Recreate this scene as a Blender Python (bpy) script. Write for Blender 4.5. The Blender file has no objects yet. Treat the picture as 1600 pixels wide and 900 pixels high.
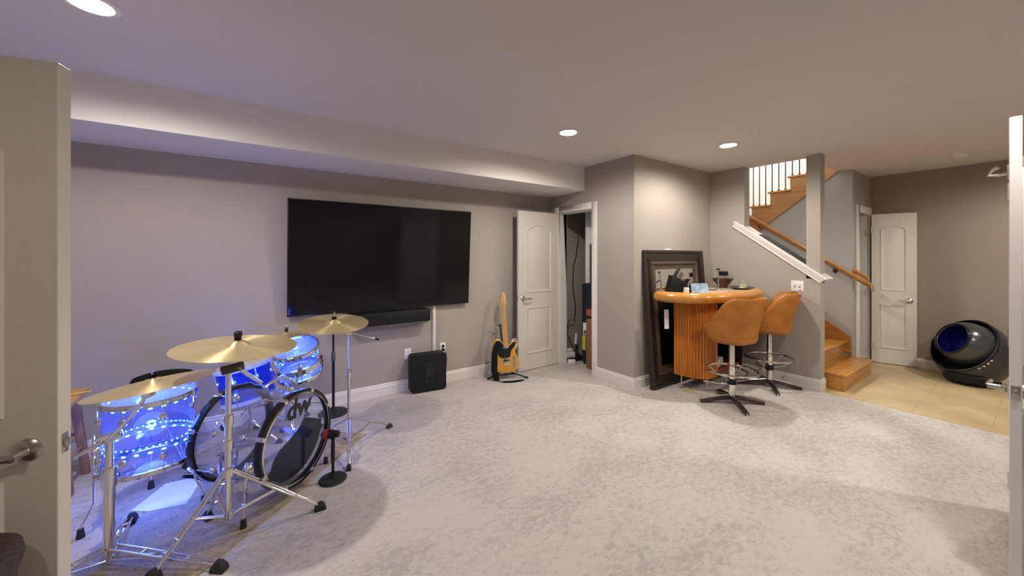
import bpy, bmesh, math, random
from mathutils import Vector, Matrix
random.seed(7)
PI = math.pi
SC = bpy.context.scene
COL = SC.collection

# ------------------------------------------------------------------ camera
CAMH = 1.455
TH = 0.96175                      # angle between the view direction and +X
cam_data = bpy.data.cameras.new('camera')
cam = bpy.data.objects.new('camera', cam_data)
COL.objects.link(cam)
cam.location = (0, 0, CAMH)
cam.rotation_euler = (PI / 2, 0, TH - PI / 2)
cam_data.sensor_width = 36.0
cam_data.lens = 586.4 / 1600 * 36.0
cam_data.shift_y = -49.5 / 1600
cam_data.clip_start = 0.05
SC.camera = cam

# ------------------------------------------------------------------ look and light
SC.view_settings.view_transform = 'Standard'
SC.view_settings.look = 'None'
SC.view_settings.gamma = 1.0
SC.view_settings.use_curve_mapping = False
SC.view_settings.exposure = 0.0
CAN_WATTS = 105.0                  # each recessed ceiling can
CAN_COLOR = (1.0, 0.915, 0.83)
LED_WATTS = 14.0
LED_COLOR = (0.09, 0.18, 1.0)
world = bpy.data.worlds.new('world')
SC.world = world
world.use_nodes = True
world.node_tree.nodes['Background'].inputs[0].default_value = (0.5, 0.52, 0.56, 1)
world.node_tree.nodes['Background'].inputs[1].default_value = 0.10
CEIL = 2.57


def lamp(name, kind, loc, watts, color, parent=None, **kw):
    d = bpy.data.lights.new(name, kind)
    d.energy = watts
    d.color = color
    for k, v in kw.items():
        setattr(d, k, v)
    o = bpy.data.objects.new(name, d)
    COL.objects.link(o)
    o.location = loc
    if parent:
        o.parent = parent
        o.location = W[parent].inverted() @ Vector(loc)
    return o


# ------------------------------------------------------------------ materials
def new_mat(name):
    m = bpy.data.materials.new(name)
    m.use_nodes = True
    return m, m.node_tree, m.node_tree.nodes['Principled BSDF']


def mat(name, color, rough=0.5, metal=0.0, var=0.0, scale=8.0, bump=0.0, bscale=60.0, coat=0.0, spec=None, stretch=None, emit=None, estr=0.0):
    m, nt, b = new_mat(name)
    N, L = nt.nodes, nt.links
    b.inputs['Base Color'].default_value = (*color, 1)
    b.inputs['Roughness'].default_value = rough
    b.inputs['Metallic'].default_value = metal
    if coat:
        b.inputs['Coat Weight'].default_value = coat
        b.inputs['Coat Roughness'].default_value = 0.15
    if spec is not None:
        b.inputs['Specular IOR Level'].default_value = spec
    if emit:
        b.inputs['Emission Color'].default_value = (*emit, 1)
        b.inputs['Emission Strength'].default_value = estr
    if var or bump:
        tc = N.new('ShaderNodeTexCoord')
        src = tc.outputs['Object']
        if stretch:
            mp = N.new('ShaderNodeMapping')
            mp.inputs['Scale'].default_value = stretch
            L.new(src, mp.inputs['Vector'])
            src = mp.outputs['Vector']
    if var:
        n = N.new('ShaderNodeTexNoise')
        n.inputs['Scale'].default_value = scale
        n.inputs['Detail'].default_value = 4
        L.new(src, n.inputs['Vector'])
        r = N.new('ShaderNodeValToRGB')
        r.color_ramp.elements[0].position = 0.3
        r.color_ramp.elements[1].position = 0.7
        r.color_ramp.elements[0].color = (*[c * (1 - var) for c in color], 1)
        r.color_ramp.elements[1].color = (*[min(1, c * (1 + var)) for c in color], 1)
        L.new(n.outputs['Fac'], r.inputs['Fac'])
        L.new(r.outputs['Color'], b.inputs['Base Color'])
    if bump:
        n2 = N.new('ShaderNodeTexNoise')
        n2.inputs['Scale'].default_value = bscale
        n2.inputs['Detail'].default_value = 3
        L.new(src, n2.inputs['Vector'])
        bp = N.new('ShaderNodeBump')
        bp.inputs['Strength'].default_value = bump
        bp.inputs['Distance'].default_value = 0.01
        L.new(n2.outputs['Fac'], bp.inputs['Height'])
        L.new(bp.outputs['Normal'], b.inputs['Normal'])
    return m


def wood(name, c0, c1, rough=0.35, scale=1.0, axis='X', coat=0.3):
    m, nt, b = new_mat(name)
    N, L = nt.nodes, nt.links
    tc = N.new('ShaderNodeTexCoord')
    mp = N.new('ShaderNodeMapping')
    s = {'X': (1.2, 14, 14), 'Y': (14, 1.2, 14), 'Z': (14, 14, 1.2)}[axis]
    mp.inputs['Scale'].default_value = tuple(scale * k for k in s)
    L.new(tc.outputs['Object'], mp.inputs['Vector'])
    n = N.new('ShaderNodeTexNoise')
    n.inputs['Scale'].default_value = 2.0
    n.inputs['Detail'].default_value = 6
    n.inputs['Distortion'].default_value = 0.6
    L.new(mp.outputs['Vector'], n.inputs['Vector'])
    r = N.new('ShaderNodeValToRGB')
    r.color_ramp.elements[0].position = 0.32
    r.color_ramp.elements[1].position = 0.68
    r.color_ramp.elements[0].color = (*c0, 1)
    r.color_ramp.elements[1].color = (*c1, 1)
    L.new(n.outputs['Fac'], r.inputs['Fac'])
    L.new(r.outputs['Color'], b.inputs['Base Color'])
    b.inputs['Roughness'].default_value = rough
    b.inputs['Coat Weight'].default_value = coat
    b.inputs['Coat Roughness'].default_value = 0.2
    return m


def carpet_mat():
    m, nt, b = new_mat('carpet')
    N, L = nt.nodes, nt.links
    tc = N.new('ShaderNodeTexCoord')
    mp = N.new('ShaderNodeMapping')
    mp.inputs['Rotation'].default_value = (0, 0, 0.5)
    mp.inputs['Scale'].default_value = (1.0, 1.6, 1.0)
    L.new(tc.outputs['Object'], mp.inputs['Vector'])
    big = N.new('ShaderNodeTexNoise')
    big.inputs['Scale'].default_value = 1.7
    big.inputs['Detail'].default_value = 3
    L.new(mp.outputs['Vector'], big.inputs['Vector'])
    fine = N.new('ShaderNodeTexNoise')
    fine.inputs['Scale'].default_value = 20.0
    fine.inputs['Detail'].default_value = 7
    fine.inputs['Roughness'].default_value = 0.72
    fine.inputs['Distortion'].default_value = 0.8
    L.new(mp.outputs['Vector'], fine.inputs['Vector'])
    add = N.new('ShaderNodeMath'); add.operation = 'MULTIPLY_ADD'
    L.new(big.outputs['Fac'], add.inputs[0])
    add.inputs[1].default_value = 0.55
    L.new(fine.outputs['Fac'], add.inputs[2])
    r = N.new('ShaderNodeValToRGB')
    r.color_ramp.elements[0].position = 0.66
    r.color_ramp.elements[0].color = (0.43, 0.405, 0.382, 1)
    r.color_ramp.elements[1].position = 0.86
    r.color_ramp.elements[1].color = (0.57, 0.535, 0.50, 1)
    e = r.color_ramp.elements.new(0.76); e.color = (0.525, 0.49, 0.458, 1)
    L.new(add.outputs[0], r.inputs['Fac'])
    L.new(r.outputs['Color'], b.inputs['Base Color'])
    b.inputs['Roughness'].default_value = 0.95
    b.inputs['Specular IOR Level'].default_value = 0.1
    pile = N.new('ShaderNodeTexNoise'); pile.inputs['Scale'].default_value = 240
    L.new(tc.outputs['Object'], pile.inputs['Vector'])
    bp = N.new('ShaderNodeBump'); bp.inputs['Strength'].default_value = 0.35; bp.inputs['Distance'].default_value = 0.01
    L.new(pile.outputs['Fac'], bp.inputs['Height'])
    L.new(bp.outputs['Normal'], b.inputs['Normal'])
    return m


def rug_mat():
    m, nt, b = new_mat('rug_weave')
    N, L = nt.nodes, nt.links
    tc = N.new('ShaderNodeTexCoord')
    n = N.new('ShaderNodeTexNoise'); n.inputs['Scale'].default_value = 4.0; n.inputs['Detail'].default_value = 3; n.inputs['Distortion'].default_value = 2.2
    L.new(tc.outputs['Object'], n.inputs['Vector'])
    w = N.new('ShaderNodeMath'); w.operation = 'MULTIPLY'; w.inputs[1].default_value = 60
    L.new(n.outputs['Fac'], w.inputs[0])
    s = N.new('ShaderNodeMath'); s.operation = 'SINE'
    L.new(w.outputs[0], s.inputs[0])
    r = N.new('ShaderNodeValToRGB')
    r.color_ramp.elements[0].position = 0.55; r.color_ramp.elements[0].color = (0.42, 0.36, 0.27, 1)
    r.color_ramp.elements[1].position = 0.98; r.color_ramp.elements[1].color = (0.31, 0.27, 0.21, 1)
    L.new(s.outputs[0], r.inputs['Fac'])
    L.new(r.outputs['Color'], b.inputs['Base Color'])
    b.inputs['Roughness'].default_value = 0.95
    b.inputs['Specular IOR Level'].default_value = 0.1
    return m


def tile_mat():
    m, nt, b = new_mat('floor_tile')
    N, L = nt.nodes, nt.links
    tc = N.new('ShaderNodeTexCoord')
    mp = N.new('ShaderNodeMapping'); mp.inputs['Scale'].default_value = (1, 1, 1)
    L.new(tc.outputs['Object'], mp.inputs['Vector'])
    br = N.new('ShaderNodeTexBrick')
    br.offset = 0.0
    br.inputs['Scale'].default_value = 1.0
    br.inputs['Brick Width'].default_value = 0.46
    br.inputs['Row Height'].default_value = 0.46
    br.inputs['Mortar Size'].default_value = 0.003
    br.inputs['Mortar'].default_value = (0.42, 0.33, 0.19, 1)
    L.new(mp.outputs['Vector'], br.inputs['Vector'])
    n = N.new('ShaderNodeTexNoise'); n.inputs['Scale'].default_value = 4; n.inputs['Detail'].default_value = 6
    L.new(tc.outputs['Object'], n.inputs['Vector'])
    r = N.new('ShaderNodeValToRGB')
    r.color_ramp.elements[0].position = 0.3; r.color_ramp.elements[0].color = (0.46, 0.345, 0.18, 1)
    r.color_ramp.elements[1].position = 0.7; r.color_ramp.elements[1].color = (0.60, 0.47, 0.275, 1)
    L.new(n.outputs['Fac'], r.inputs['Fac'])
    L.new(r.outputs['Color'], br.inputs['Color1'])
    L.new(r.outputs['Color'], br.inputs['Color2'])
    L.new(br.outputs['Color'], b.inputs['Base Color'])
    b.inputs['Roughness'].default_value = 0.42
    return m


def acrylic(name, tint, gloss=0.08, haze=0.10, haze_col=(0.75, 0.8, 1.0)):
    m = bpy.data.materials.new(name)
    m.use_nodes = True
    nt = m.node_tree
    N, L = nt.nodes, nt.links
    N.clear()
    out = N.new('ShaderNodeOutputMaterial')
    t = N.new('ShaderNodeBsdfTransparent'); t.inputs[0].default_value = (*tint, 1)
    g = N.new('ShaderNodeBsdfGlossy'); g.inputs['Roughness'].default_value = 0.04
    lw = N.new('ShaderNodeLayerWeight'); lw.inputs['Blend'].default_value = 0.5
    pw = N.new('ShaderNodeMath'); pw.operation = 'POWER'; pw.inputs[1].default_value = 4.0
    L.new(lw.outputs['Facing'], pw.inputs[0])
    mul = N.new('ShaderNodeMath'); mul.operation = 'MULTIPLY_ADD'; mul.inputs[1].default_value = 0.55; mul.inputs[2].default_value = gloss * 0.4
    L.new(pw.outputs[0], mul.inputs[0])
    mx = N.new('ShaderNodeMixShader')
    L.new(mul.outputs[0], mx.inputs[0]); L.new(t.outputs[0], mx.inputs[1]); L.new(g.outputs[0], mx.inputs[2])
    tl = N.new('ShaderNodeBsdfTranslucent'); tl.inputs[0].default_value = (*haze_col, 1)
    d = N.new('ShaderNodeBsdfDiffuse'); d.inputs[0].default_value = (*haze_col, 1)
    td = N.new('ShaderNodeMixShader'); td.inputs[0].default_value = 0.5
    L.new(tl.outputs[0], td.inputs[1]); L.new(d.outputs[0], td.inputs[2])
    m2 = N.new('ShaderNodeMixShader'); m2.inputs[0].default_value = haze
    L.new(mx.outputs[0], m2.inputs[1]); L.new(td.outputs[0], m2.inputs[2])
    L.new(m2.outputs[0], out.inputs[0])
    return m


def cymbal_mat():
    m, nt, b = new_mat('brass_cymbal')
    N, L = nt.nodes, nt.links
    b.inputs['Base Color'].default_value = (0.90, 0.74, 0.40, 1)
    b.inputs['Metallic'].default_value = 0.72
    b.inputs['Roughness'].default_value = 0.30
    b.inputs['Anisotropic'].default_value = 0.9
    b.inputs['Anisotropic Rotation'].default_value = 0.25
    tg = N.new('ShaderNodeTangent'); tg.direction_type = 'RADIAL'; tg.axis = 'Z'
    L.new(tg.outputs[0], b.inputs['Tangent'])
    return m


WALLC = (0.385, 0.345, 0.305)
M_ = {}
M_['wall'] = mat('greige_wall_paint', WALLC, 0.75, bump=0.06, bscale=220, var=0.02, scale=2)
M_['wall_brown'] = mat('brown_wall_paint', (0.30, 0.245, 0.20), 0.75, bump=0.06, bscale=220)
M_['wall_grey'] = mat('grey_stair_paint', (0.40, 0.395, 0.40), 0.75, bump=0.05, bscale=220)
M_['wall_white'] = mat('white_upper_wall_paint', (0.78, 0.79, 0.77), 0.7, bump=0.04, bscale=220)
M_['ceiling'] = mat('ceiling_paint', (0.66, 0.635, 0.615), 0.85, bump=0.08, bscale=180)
M_['soffit'] = mat('soffit_paint', (0.74, 0.72, 0.69), 0.8, bump=0.05, bscale=180)
M_['trim'] = mat('white_trim_paint', (0.74, 0.71, 0.67), 0.38, var=0.02)
M_['door'] = mat('cream_door_paint', (0.68, 0.635, 0.565), 0.42, bump=0.05, bscale=140, stretch=(1, 1, 0.15))
M_['carpet'] = carpet_mat()
M_['rug'] = rug_mat()
M_['rug_edge'] = mat('rug_binding', (0.42, 0.325, 0.19), 0.95, var=0.22, scale=26, bump=0.4, bscale=200)
M_['tile'] = tile_mat()
M_['oak'] = wood('oak_stair', (0.38, 0.15, 0.022), (0.54, 0.25, 0.05), 0.28, 1.0, 'X')
M_['oak_y'] = wood('oak_rail', (0.33, 0.135, 0.03), (0.47, 0.22, 0.065), 0.28, 1.0, 'Y')
M_['oak_side'] = wood('oak_stringer', (0.36, 0.17, 0.055), (0.48, 0.25, 0.09), 0.4, 1.0, 'Y')
M_['iron'] = mat('black_iron', (0.012, 0.012, 0.013), 0.45, 0.6)
M_['black'] = mat('black_plastic', (0.010, 0.010, 0.012), 0.5, var=0.1, scale=30, spec=0.25)
M_['black_gloss'] = mat('black_gloss', (0.008, 0.008, 0.010), 0.12)
M_['screen'] = mat('tv_screen_glass', (0.007, 0.006, 0.007), 0.07, spec=0.28)
M_['black_cloth'] = mat('black_cloth', (0.008, 0.008, 0.009), 0.95, bump=0.4, bscale=180, spec=0.15)
M_['rubber'] = mat('black_rubber', (0.015, 0.015, 0.017), 0.7, bump=0.2, bscale=90)
M_['chrome'] = mat('chrome', (0.78, 0.77, 0.74), 0.13, 1.0)
M_['nickel'] = mat('satin_nickel', (0.55, 0.53, 0.50), 0.28, 1.0)
M_['dark_metal'] = mat('dark_bronze_metal', (0.10, 0.08, 0.075), 0.3, 0.9)
M_['grey_metal'] = mat('grey_metal_mesh', (0.11, 0.11, 0.12), 0.5, 0.5)
M_['brass'] = cymbal_mat()
M_['clear'] = acrylic('clear_acrylic', (0.94, 0.95, 1.0), 0.06, 0.025)
M_['clear_blue'] = acrylic('blue_lit_acrylic', (0.84, 0.87, 1.0), 0.06, 0.035, (0.45, 0.5, 1.0))  # clear acrylic with the blue of the light strips tinted in
M_['blue_shell'] = acrylic('blue_acrylic', (0.30, 0.40, 0.90), 0.08, 0.22, (0.10, 0.20, 0.80))
M_['head'] = acrylic('clear_drum_head', (0.93, 0.94, 0.97), 0.05, 0.012)
M_['head_lit'] = acrylic('blue_lit_drum_head', (0.85, 0.9, 1.0), 0.05, 0.22, (0.6, 0.7, 1.0))  # lit copy of the drum head: blue strip glow put into its colour
M_['coated'] = mat('coated_drum_head', (0.62, 0.60, 0.56), 0.6)
M_['led'] = mat('led_bead', (0.1, 0.4, 1.0), 0.4, emit=(0.16, 0.62, 1.0), estr=9.0)
M_['led_band'] = mat('led_tape', (0.05, 0.2, 0.9), 0.4, emit=(0.015, 0.16, 1.0), estr=1.6)
M_['paper'] = mat('white_sheet', (0.80, 0.80, 0.80), 0.6, var=0.02)
M_['white_plastic'] = mat('white_plastic', (0.78, 0.76, 0.74), 0.35)
M_['red'] = mat('red_plastic', (0.42, 0.015, 0.012), 0.35)
M_['logo'] = mat('black_logo_print', (0.012, 0.012, 0.014), 0.4)
M_['stoolwood'] = wood('stool_pine', (0.30, 0.155, 0.10), (0.40, 0.225, 0.15), 0.5, 1.0, 'Z', 0.1)
M_['stooltop'] = wood('stool_seat_wood', (0.50, 0.27, 0.07), (0.62, 0.37, 0.12), 0.4, 1.0, 'X', 0.2)
M_['barwood'] = wood('bar_flute_wood', (0.40, 0.110, 0.007), (0.56, 0.180, 0.014), 0.38, 0.8, 'Z', 0.15)
M_['baredge'] = wood('bar_edge_wood', (0.50, 0.20, 0.03), (0.60, 0.27, 0.05), 0.26, 0.7, 'X', 0.6)
M_['bartop'] = mat('bar_laminate', (0.52, 0.42, 0.30), 0.28, var=0.08, scale=20)
M_['barred'] = wood('bar_inner_wood', (0.17, 0.03, 0.015), (0.25, 0.05, 0.02), 0.4, 1.0, 'X')
M_['leather'] = mat('tan_leather', (0.38, 0.135, 0.014), 0.42, var=0.14, scale=9, bump=0.15, bscale=160)
M_['leather_in'] = mat('tan_leather_seat', (0.43, 0.16, 0.022), 0.45, var=0.14, scale=9, bump=0.25, bscale=120)
M_['mframe'] = mat('carved_dark_frame', (0.022, 0.013, 0.009), 0.42, var=0.35, scale=40, bump=0.6, bscale=70)
M_['mframe_hi'] = mat('lit_frame_edge', (0.085, 0.058, 0.040), 0.40, var=0.4, scale=60, bump=0.4, bscale=90)  # lighter tone paints the light caught by the inner bevels into the colour
M_['mirror'] = mat('mirror_glass', (0.80, 0.80, 0.80), 0.02, 1.0)
M_['darkwood'] = wood('dark_bowl_wood', (0.055, 0.018, 0.012), (0.10, 0.035, 0.022), 0.35, 2.0, 'X')
M_['silver'] = mat('silver_tray', (0.45, 0.42, 0.40), 0.22, 1.0)
M_['wax'] = mat('pale_green_wax', (0.55, 0.58, 0.32), 0.4)
M_['glass'] = acrylic('clear_glass', (0.95, 0.96, 0.95), 0.15, 0.03, (0.9, 0.9, 0.9))
M_['cover'] = mat('pale_blue_cover', (0.32, 0.45, 0.60), 0.4, var=0.35, scale=14)
M_['kraft'] = mat('brown_cardboard', (0.24, 0.105, 0.055), 0.8, var=0.06)
M_['applblue'] = mat('dark_blue_black_enamel', (0.018, 0.020, 0.028), 0.5, spec=0.2)
M_['orange_print'] = mat('red_orange_print', (0.42, 0.10, 0.05), 0.5)
M_['yellow'] = mat('yellow_green_plastic', (0.50, 0.50, 0.04), 0.4)
M_['gold'] = mat('pale_yellow_cloth', (0.55, 0.45, 0.20), 0.8)
M_['butter'] = mat('butterscotch_lacquer', (0.55, 0.27, 0.035), 0.22, var=0.06, scale=6, coat=0.5)
M_['maple'] = wood('maple_neck', (0.56, 0.30, 0.075), (0.66, 0.38, 0.11), 0.3, 1.0, 'Z', 0.4)
M_['petgrey'] = mat('graphite_shell', (0.030, 0.033, 0.042), 0.30, var=0.06, scale=5, coat=0.3)
M_['petglobe'] = mat('graphite_globe', (0.055, 0.058, 0.066), 0.24, 0.2, coat=0.4)
M_['petblue'] = mat('dark_blue_liner', (0.008, 0.010, 0.16), 0.35)
M_['strip_grey'] = mat('dark_grey_strip', (0.030, 0.033, 0.035), 0.85, var=0.15, scale=40)
M_['hamper'] = mat('dark_brown_weave', (0.045, 0.028, 0.022), 0.6, var=0.5, scale=70, bump=0.8, bscale=90)
M_['lens'] = mat('lamp_diffuser', (1, 1, 1), 0.5, emit=(1.0, 0.95, 0.88), estr=14.0)
M_['can'] = mat('lamp_trim', (0.80, 0.78, 0.75), 0.5)

# ------------------------------------------------------------------ mesh tools
W = {}


class MB:
    def __init__(self, M=None):
        self.bm = bmesh.new()
        self.M = M.copy() if M is not None else Matrix()

    def vt(self, p):
        return self.bm.verts.new(self.M @ Vector(p))

    def f(self, vs):
        try:
            return self.bm.faces.new(vs)
        except ValueError:
            return None

    def box(self, x0, x1, y0, y1, z0, z1, M=None):
        T = M if M is not None else Matrix()
        p = [self.vt(T @ Vector((x, y, z))) for z in (z0, z1) for y in (y0, y1) for x in (x0, x1)]
        for q in ((0, 2, 3, 1), (4, 5, 7, 6), (0, 1, 5, 4), (2, 6, 7, 3), (0, 4, 6, 2), (1, 3, 7, 5)):
            self.f([p[i] for i in q])
        return self

    def rings(self, rings, closed_ring=True, cap0=True, cap1=True, loop=False):
        vs = [[self.vt(p) for p in r] for r in rings]
        n = len(vs[0])
        last = len(vs) if loop else len(vs) - 1
        for i in range(last):
            a, b = vs[i], vs[(i + 1) % len(vs)]
            for j in range(n if closed_ring else n - 1):
                k = (j + 1) % n
                self.f((a[j], a[k], b[k], b[j]))
        if not loop:
            if cap0:
                self.f(list(reversed(vs[0])))
            if cap1:
                self.f(vs[-1])
        return self

    def tube(self, pts, r, n=8, closed=False, sy=1.0):
        P = [Vector(p) for p in pts]
        m = len(P)
        R = r if isinstance(r, (list, tuple)) else [r] * m
        T = []
        for i in range(m):
            if closed:
                t = P[(i + 1) % m] - P[i - 1]
            else:
                t = P[min(i + 1, m - 1)] - P[max(i - 1, 0)]
            T.append(t.normalized())
        up = Vector((0, 0, 1)) if abs(T[0].z) < 0.9 else Vector((1, 0, 0))
        a = T[0].cross(up).normalized()
        rr = []
        for i in range(m):
            a = (a - T[i] * a.dot(T[i])).normalized()
            b = T[i].cross(a)
            rr.append([P[i] + a * (math.cos(2 * PI * j / n) * R[i]) + b * (math.sin(2 * PI * j / n) * R[i] * sy) for j in range(n)])
        return self.rings(rr, loop=closed)

    def cyl(self, p0, p1, r0, r1=None, n=16):
        return self.tube([p0, p1], [r0, r0 if r1 is None else r1], n)

    def lathe(self, prof, n=32, M=None, loop=False, a0=0.0, a1=2 * PI, caps=True):
        T = M if M is not None else Matrix()
        full = abs(a1 - a0 - 2 * PI) < 1e-6
        cnt = n if full else n + 1
        rr = [[T @ Vector((r * math.cos(a0 + (a1 - a0) * j / n), r * math.sin(a0 + (a1 - a0) * j / n), z)) for j in range(cnt)] for r, z in prof]
        return self.rings(rr, closed_ring=full, loop=loop, cap0=caps and not loop and prof[0][0] > 1e-6 and full, cap1=caps and not loop and prof[-1][0] > 1e-6 and full)

    def ring(self, c, R, r, n=40, k=8, M=None):
        T = M if M is not None else Matrix()
        return self.tube([T @ (Vector(c) + Vector((R * math.cos(2 * PI * i / n), R * math.sin(2 * PI * i / n), 0))) for i in range(n)], r, k, closed=True)

    def prism(self, poly, z0, z1, M=None):
        T = M if M is not None else Matrix()
        return self.rings([[T @ Vector((x, y, z)) for x, y in poly] for z in (z0, z1)])

    def ball(self, c, rx, ry=None, rz=None, n=16, M=None):
        ry = rx if ry is None else ry
        rz = rx if rz is None else rz
        T = M if M is not None else Matrix()
        h = n // 2
        rr = []
        for i in range(h + 1):
            t = -PI / 2 + PI * i / h
            q = max(math.cos(t), 1e-4)
            rr.append([T @ (Vector(c) + Vector((rx * q * math.cos(2 * PI * j / n), ry * q * math.sin(2 * PI * j / n), rz * math.sin(t)))) for j in range(n)])
        return self.rings(rr)

    def build(self, name, m, parent=None, bevel=0.0, seg=2, ang=35, label=None, cat=None, kind=None, group=None, loc=None, smooth=True):
        bm = self.bm
        bmesh.ops.remove_doubles(bm, verts=bm.verts, dist=1e-5)
        bmesh.ops.recalc_face_normals(bm, faces=bm.faces)
        if bevel:
            es = [e for e in bm.edges if len(e.link_faces) == 2 and e.calc_face_angle(0) > math.radians(30)]
            bmesh.ops.bevel(bm, geom=es, offset=bevel, segments=seg, profile=0.5, affect='EDGES', clamp_overlap=True)
        me = bpy.data.meshes.new(name)
        bm.to_mesh(me)
        bm.free()
        if smooth:
            for p in me.polygons:
                p.use_smooth = True
            me.set_sharp_from_angle(angle=math.radians(ang))
        ms = m if isinstance(m, (list, tuple)) else [m]
        for x in ms:
            me.materials.append(M_[x] if isinstance(x, str) else x)
        o = bpy.data.objects.new(name, me)
        COL.objects.link(o)
        if parent is not None:
            me.transform(W[parent].inverted())
            o.parent = parent
            W[o] = W[parent].copy()
        else:
            b = [Vector(c) for c in o.bound_box]
            if loc is None:
                xs = [c.x for c in b]; ys = [c.y for c in b]; zs = [c.z for c in b]
                loc = Vector(((min(xs) + max(xs)) / 2, (min(ys) + max(ys)) / 2, min(zs)))
            loc = Vector(loc)
            me.transform(Matrix.Translation(-loc))
            o.location = loc
            W[o] = Matrix.Translation(loc)
        tag(o, label, cat, kind, group)
        return o


def tag(o, label=None, cat=None, kind=None, group=None):
    if label: o['label'] = label
    if cat: o['category'] = cat
    if kind: o['kind'] = kind
    if group: o['group'] = group
    return o


def thing(name, label, cat, loc=(0, 0, 0), rotz=0.0, group=None, kind=None):
    o = bpy.data.objects.new(name, None)
    o.empty_display_size = 0.05
    COL.objects.link(o)
    o.location = loc
    o.rotation_euler = (0, 0, rotz)
    W[o] = Matrix.Translation(Vector(loc)) @ Matrix.Rotation(rotz, 4, 'Z')
    return tag(o, label, cat, kind, group)


def frame(origin, z, x=None):
    z = Vector(z).normalized()
    x = Vector(x) if x is not None else (Vector((1, 0, 0)) if abs(z.x) < 0.9 else Vector((0, 1, 0)))
    x = (x - z * x.dot(z)).normalized()
    y = z.cross(x)
    M = Matrix((x, y, z)).transposed().to_4x4()
    M.translation = Vector(origin)
    return M


def rot2(x, y, a):
    return x * math.cos(a) - y * math.sin(a), x * math.sin(a) + y * math.cos(a)


def arc(cx, cy, r, a0, a1, n, ry=None):
    return [(cx + r * math.cos(a0 + (a1 - a0) * i / n), cy + (ry or r) * math.sin(a0 + (a1 - a0) * i / n)) for i in range(n + 1)]


def struct(name, mb, m, label, cat, parent=None, **kw):
    return mb.build(name, m, parent, label=label if parent is None else None, cat=cat if parent is None else None, kind='structure' if parent is None else None, **kw)


# ------------------------------------------------------------------ room shell
XL, YF = -1.9, -2.0               # walls behind the camera
XC, YB, XK, XR = 3.44, 2.6, 5.05, 7.18
YS = 4.40                         # end of the stair well
XS = 6.33                         # wall between the two stair flights
KT = 0.14                         # knee wall thickness
KE = 1.42                         # knee wall end

struct('floor', MB().box(XL, XK - 0.02, YF, 4.0, -0.1, 0.0), 'carpet', 'mottled light grey carpet over the whole main room', 'floor', smooth=False)
struct('floor_tiles', MB().box(XK - 0.02, XR + 0.1, YF, YS, -0.1, 0.0), 'tile', 'tan stone tile floor of the hall beside the stairs', 'floor', smooth=False)
cm = MB()
HX0, HY0 = XK + KT, 1.60
cm.box(XL, HX0, YF, 4.1, CEIL, CEIL + 0.26)
cm.box(HX0, XR + 0.1, YF, HY0, CEIL, CEIL + 0.26)
struct('ceiling', cm, 'ceiling', 'flat pale grey ceiling with recessed lights', 'ceiling', smooth=False)
struct('ceiling_soffit', MB().box(XL, XC, 3.34, 4.0, 2.278, CEIL), 'soffit', 'boxed white soffit along the top of the television wall', 'soffit', smooth=False)
struct('wall_back', MB().box(XL, XK, 4.0, 4.12, 0, CEIL), 'wall', 'greige wall behind the television', 'wall', smooth=False)
# closet wall with the door opening
OY0, OY1, OZ = 3.206, 3.80, 2.035
w = MB()
w.box(XC, XC + 0.12, YB, OY0, 0, CEIL)
w.box(XC, XC + 0.12, OY1, 4.0, 0, CEIL)
w.box(XC, XC + 0.12, OY0, OY1, OZ, CEIL)
struct('wall_closet', w, 'wall', 'greige wall with the closet doorway', 'wall', smooth=False)
struct('wall_bar', MB().box(XC + 0.12, XK, YB, YB + 0.12, 0, CEIL), 'wall', 'greige wall behind the bar and the leaning mirror', 'wall', smooth=False)
# knee wall along the stairs: full height, then sloped, with a post at its end
SL = (1.875 - 1.215) / (2.285 - 1.40)
def capz(y): return 1.215 + SL * (y - 1.40)
kp = [(KE, 0), (YS, 0), (YS, CEIL), (2.18, CEIL), (2.18, capz(2.18)), (KE, capz(KE))]
Mx = Matrix(((0, 0, 1, 0), (1, 0, 0, 0), (0, 1, 0, 0), (0, 0, 0, 1)))   # polygon (y,z) extruded along x
struct('wall_stair', MB().prism(kp, XK, XK + KT, Mx), 'wall', 'greige stair wall with a sloping cut-out and white cap', 'wall', smooth=False)
struct('wall_post', MB().box(XK, XK + KT, KE, 1.545, capz(KE) - 0.02, CEIL), 'wall', 'square greige post from the wall cap up to the ceiling', 'post', smooth=False)
# wall between the flights, sloping on top under the upper flight
US = 0.19 / 0.25
def strz(y): return 1.70 + 0.77 * (2.714 - y)
struct('wall_between', MB().prism([(1.45, 0), (YS, 0), (YS, 1.70), (2.95, 1.70), (2.714, strz(2.714) + 0.06), (1.97, strz(1.97) + 0.06), (1.66, CEIL), (1.45, CEIL)], XS, XS + 0.1, Mx), 'wall_grey', 'blue-grey wall behind the lower stair flight', 'wall', smooth=False)
# hall closet wall with a narrow doorway
w = MB()
w.box(XS + 0.1, 6.59, 1.45, 1.55, 0, CEIL)
w.box(7.06, XR, 1.45, 1.55, 0, CEIL)
w.box(6.59, 7.06, 1.45, 1.55, 2.035, CEIL)
struct('wall_hall', w, 'wall', 'short brown wall around the narrow hall doorway', 'wall', smooth=False)
struct('wall_right', MB().box(XR, XR + 0.12, YF, 1.55, 0, CEIL), 'wall_brown', 'brown end wall behind the pet litter box', 'wall', smooth=False)
w = MB()
w.box(XR + 0.1, XR + 0.2, 1.55, YS, 0, 5.0)
w.box(XK, XR + 0.1, YS, YS + 0.1, 0, 5.0)
w.box(XK - 0.1, XK, 1.4, YS, CEIL + 0.26, 5.0)
w.box(XK, XR + 0.1, 1.3, 1.4, CEIL + 0.26, 5.0)
w.box(XK, XR + 0.2, 1.3, YS, 5.0, 5.1)
struct('wall_upper', w, 'wall_white', 'bright white wall of the upper stairwell behind the balusters', 'wall', smooth=False)
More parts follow.
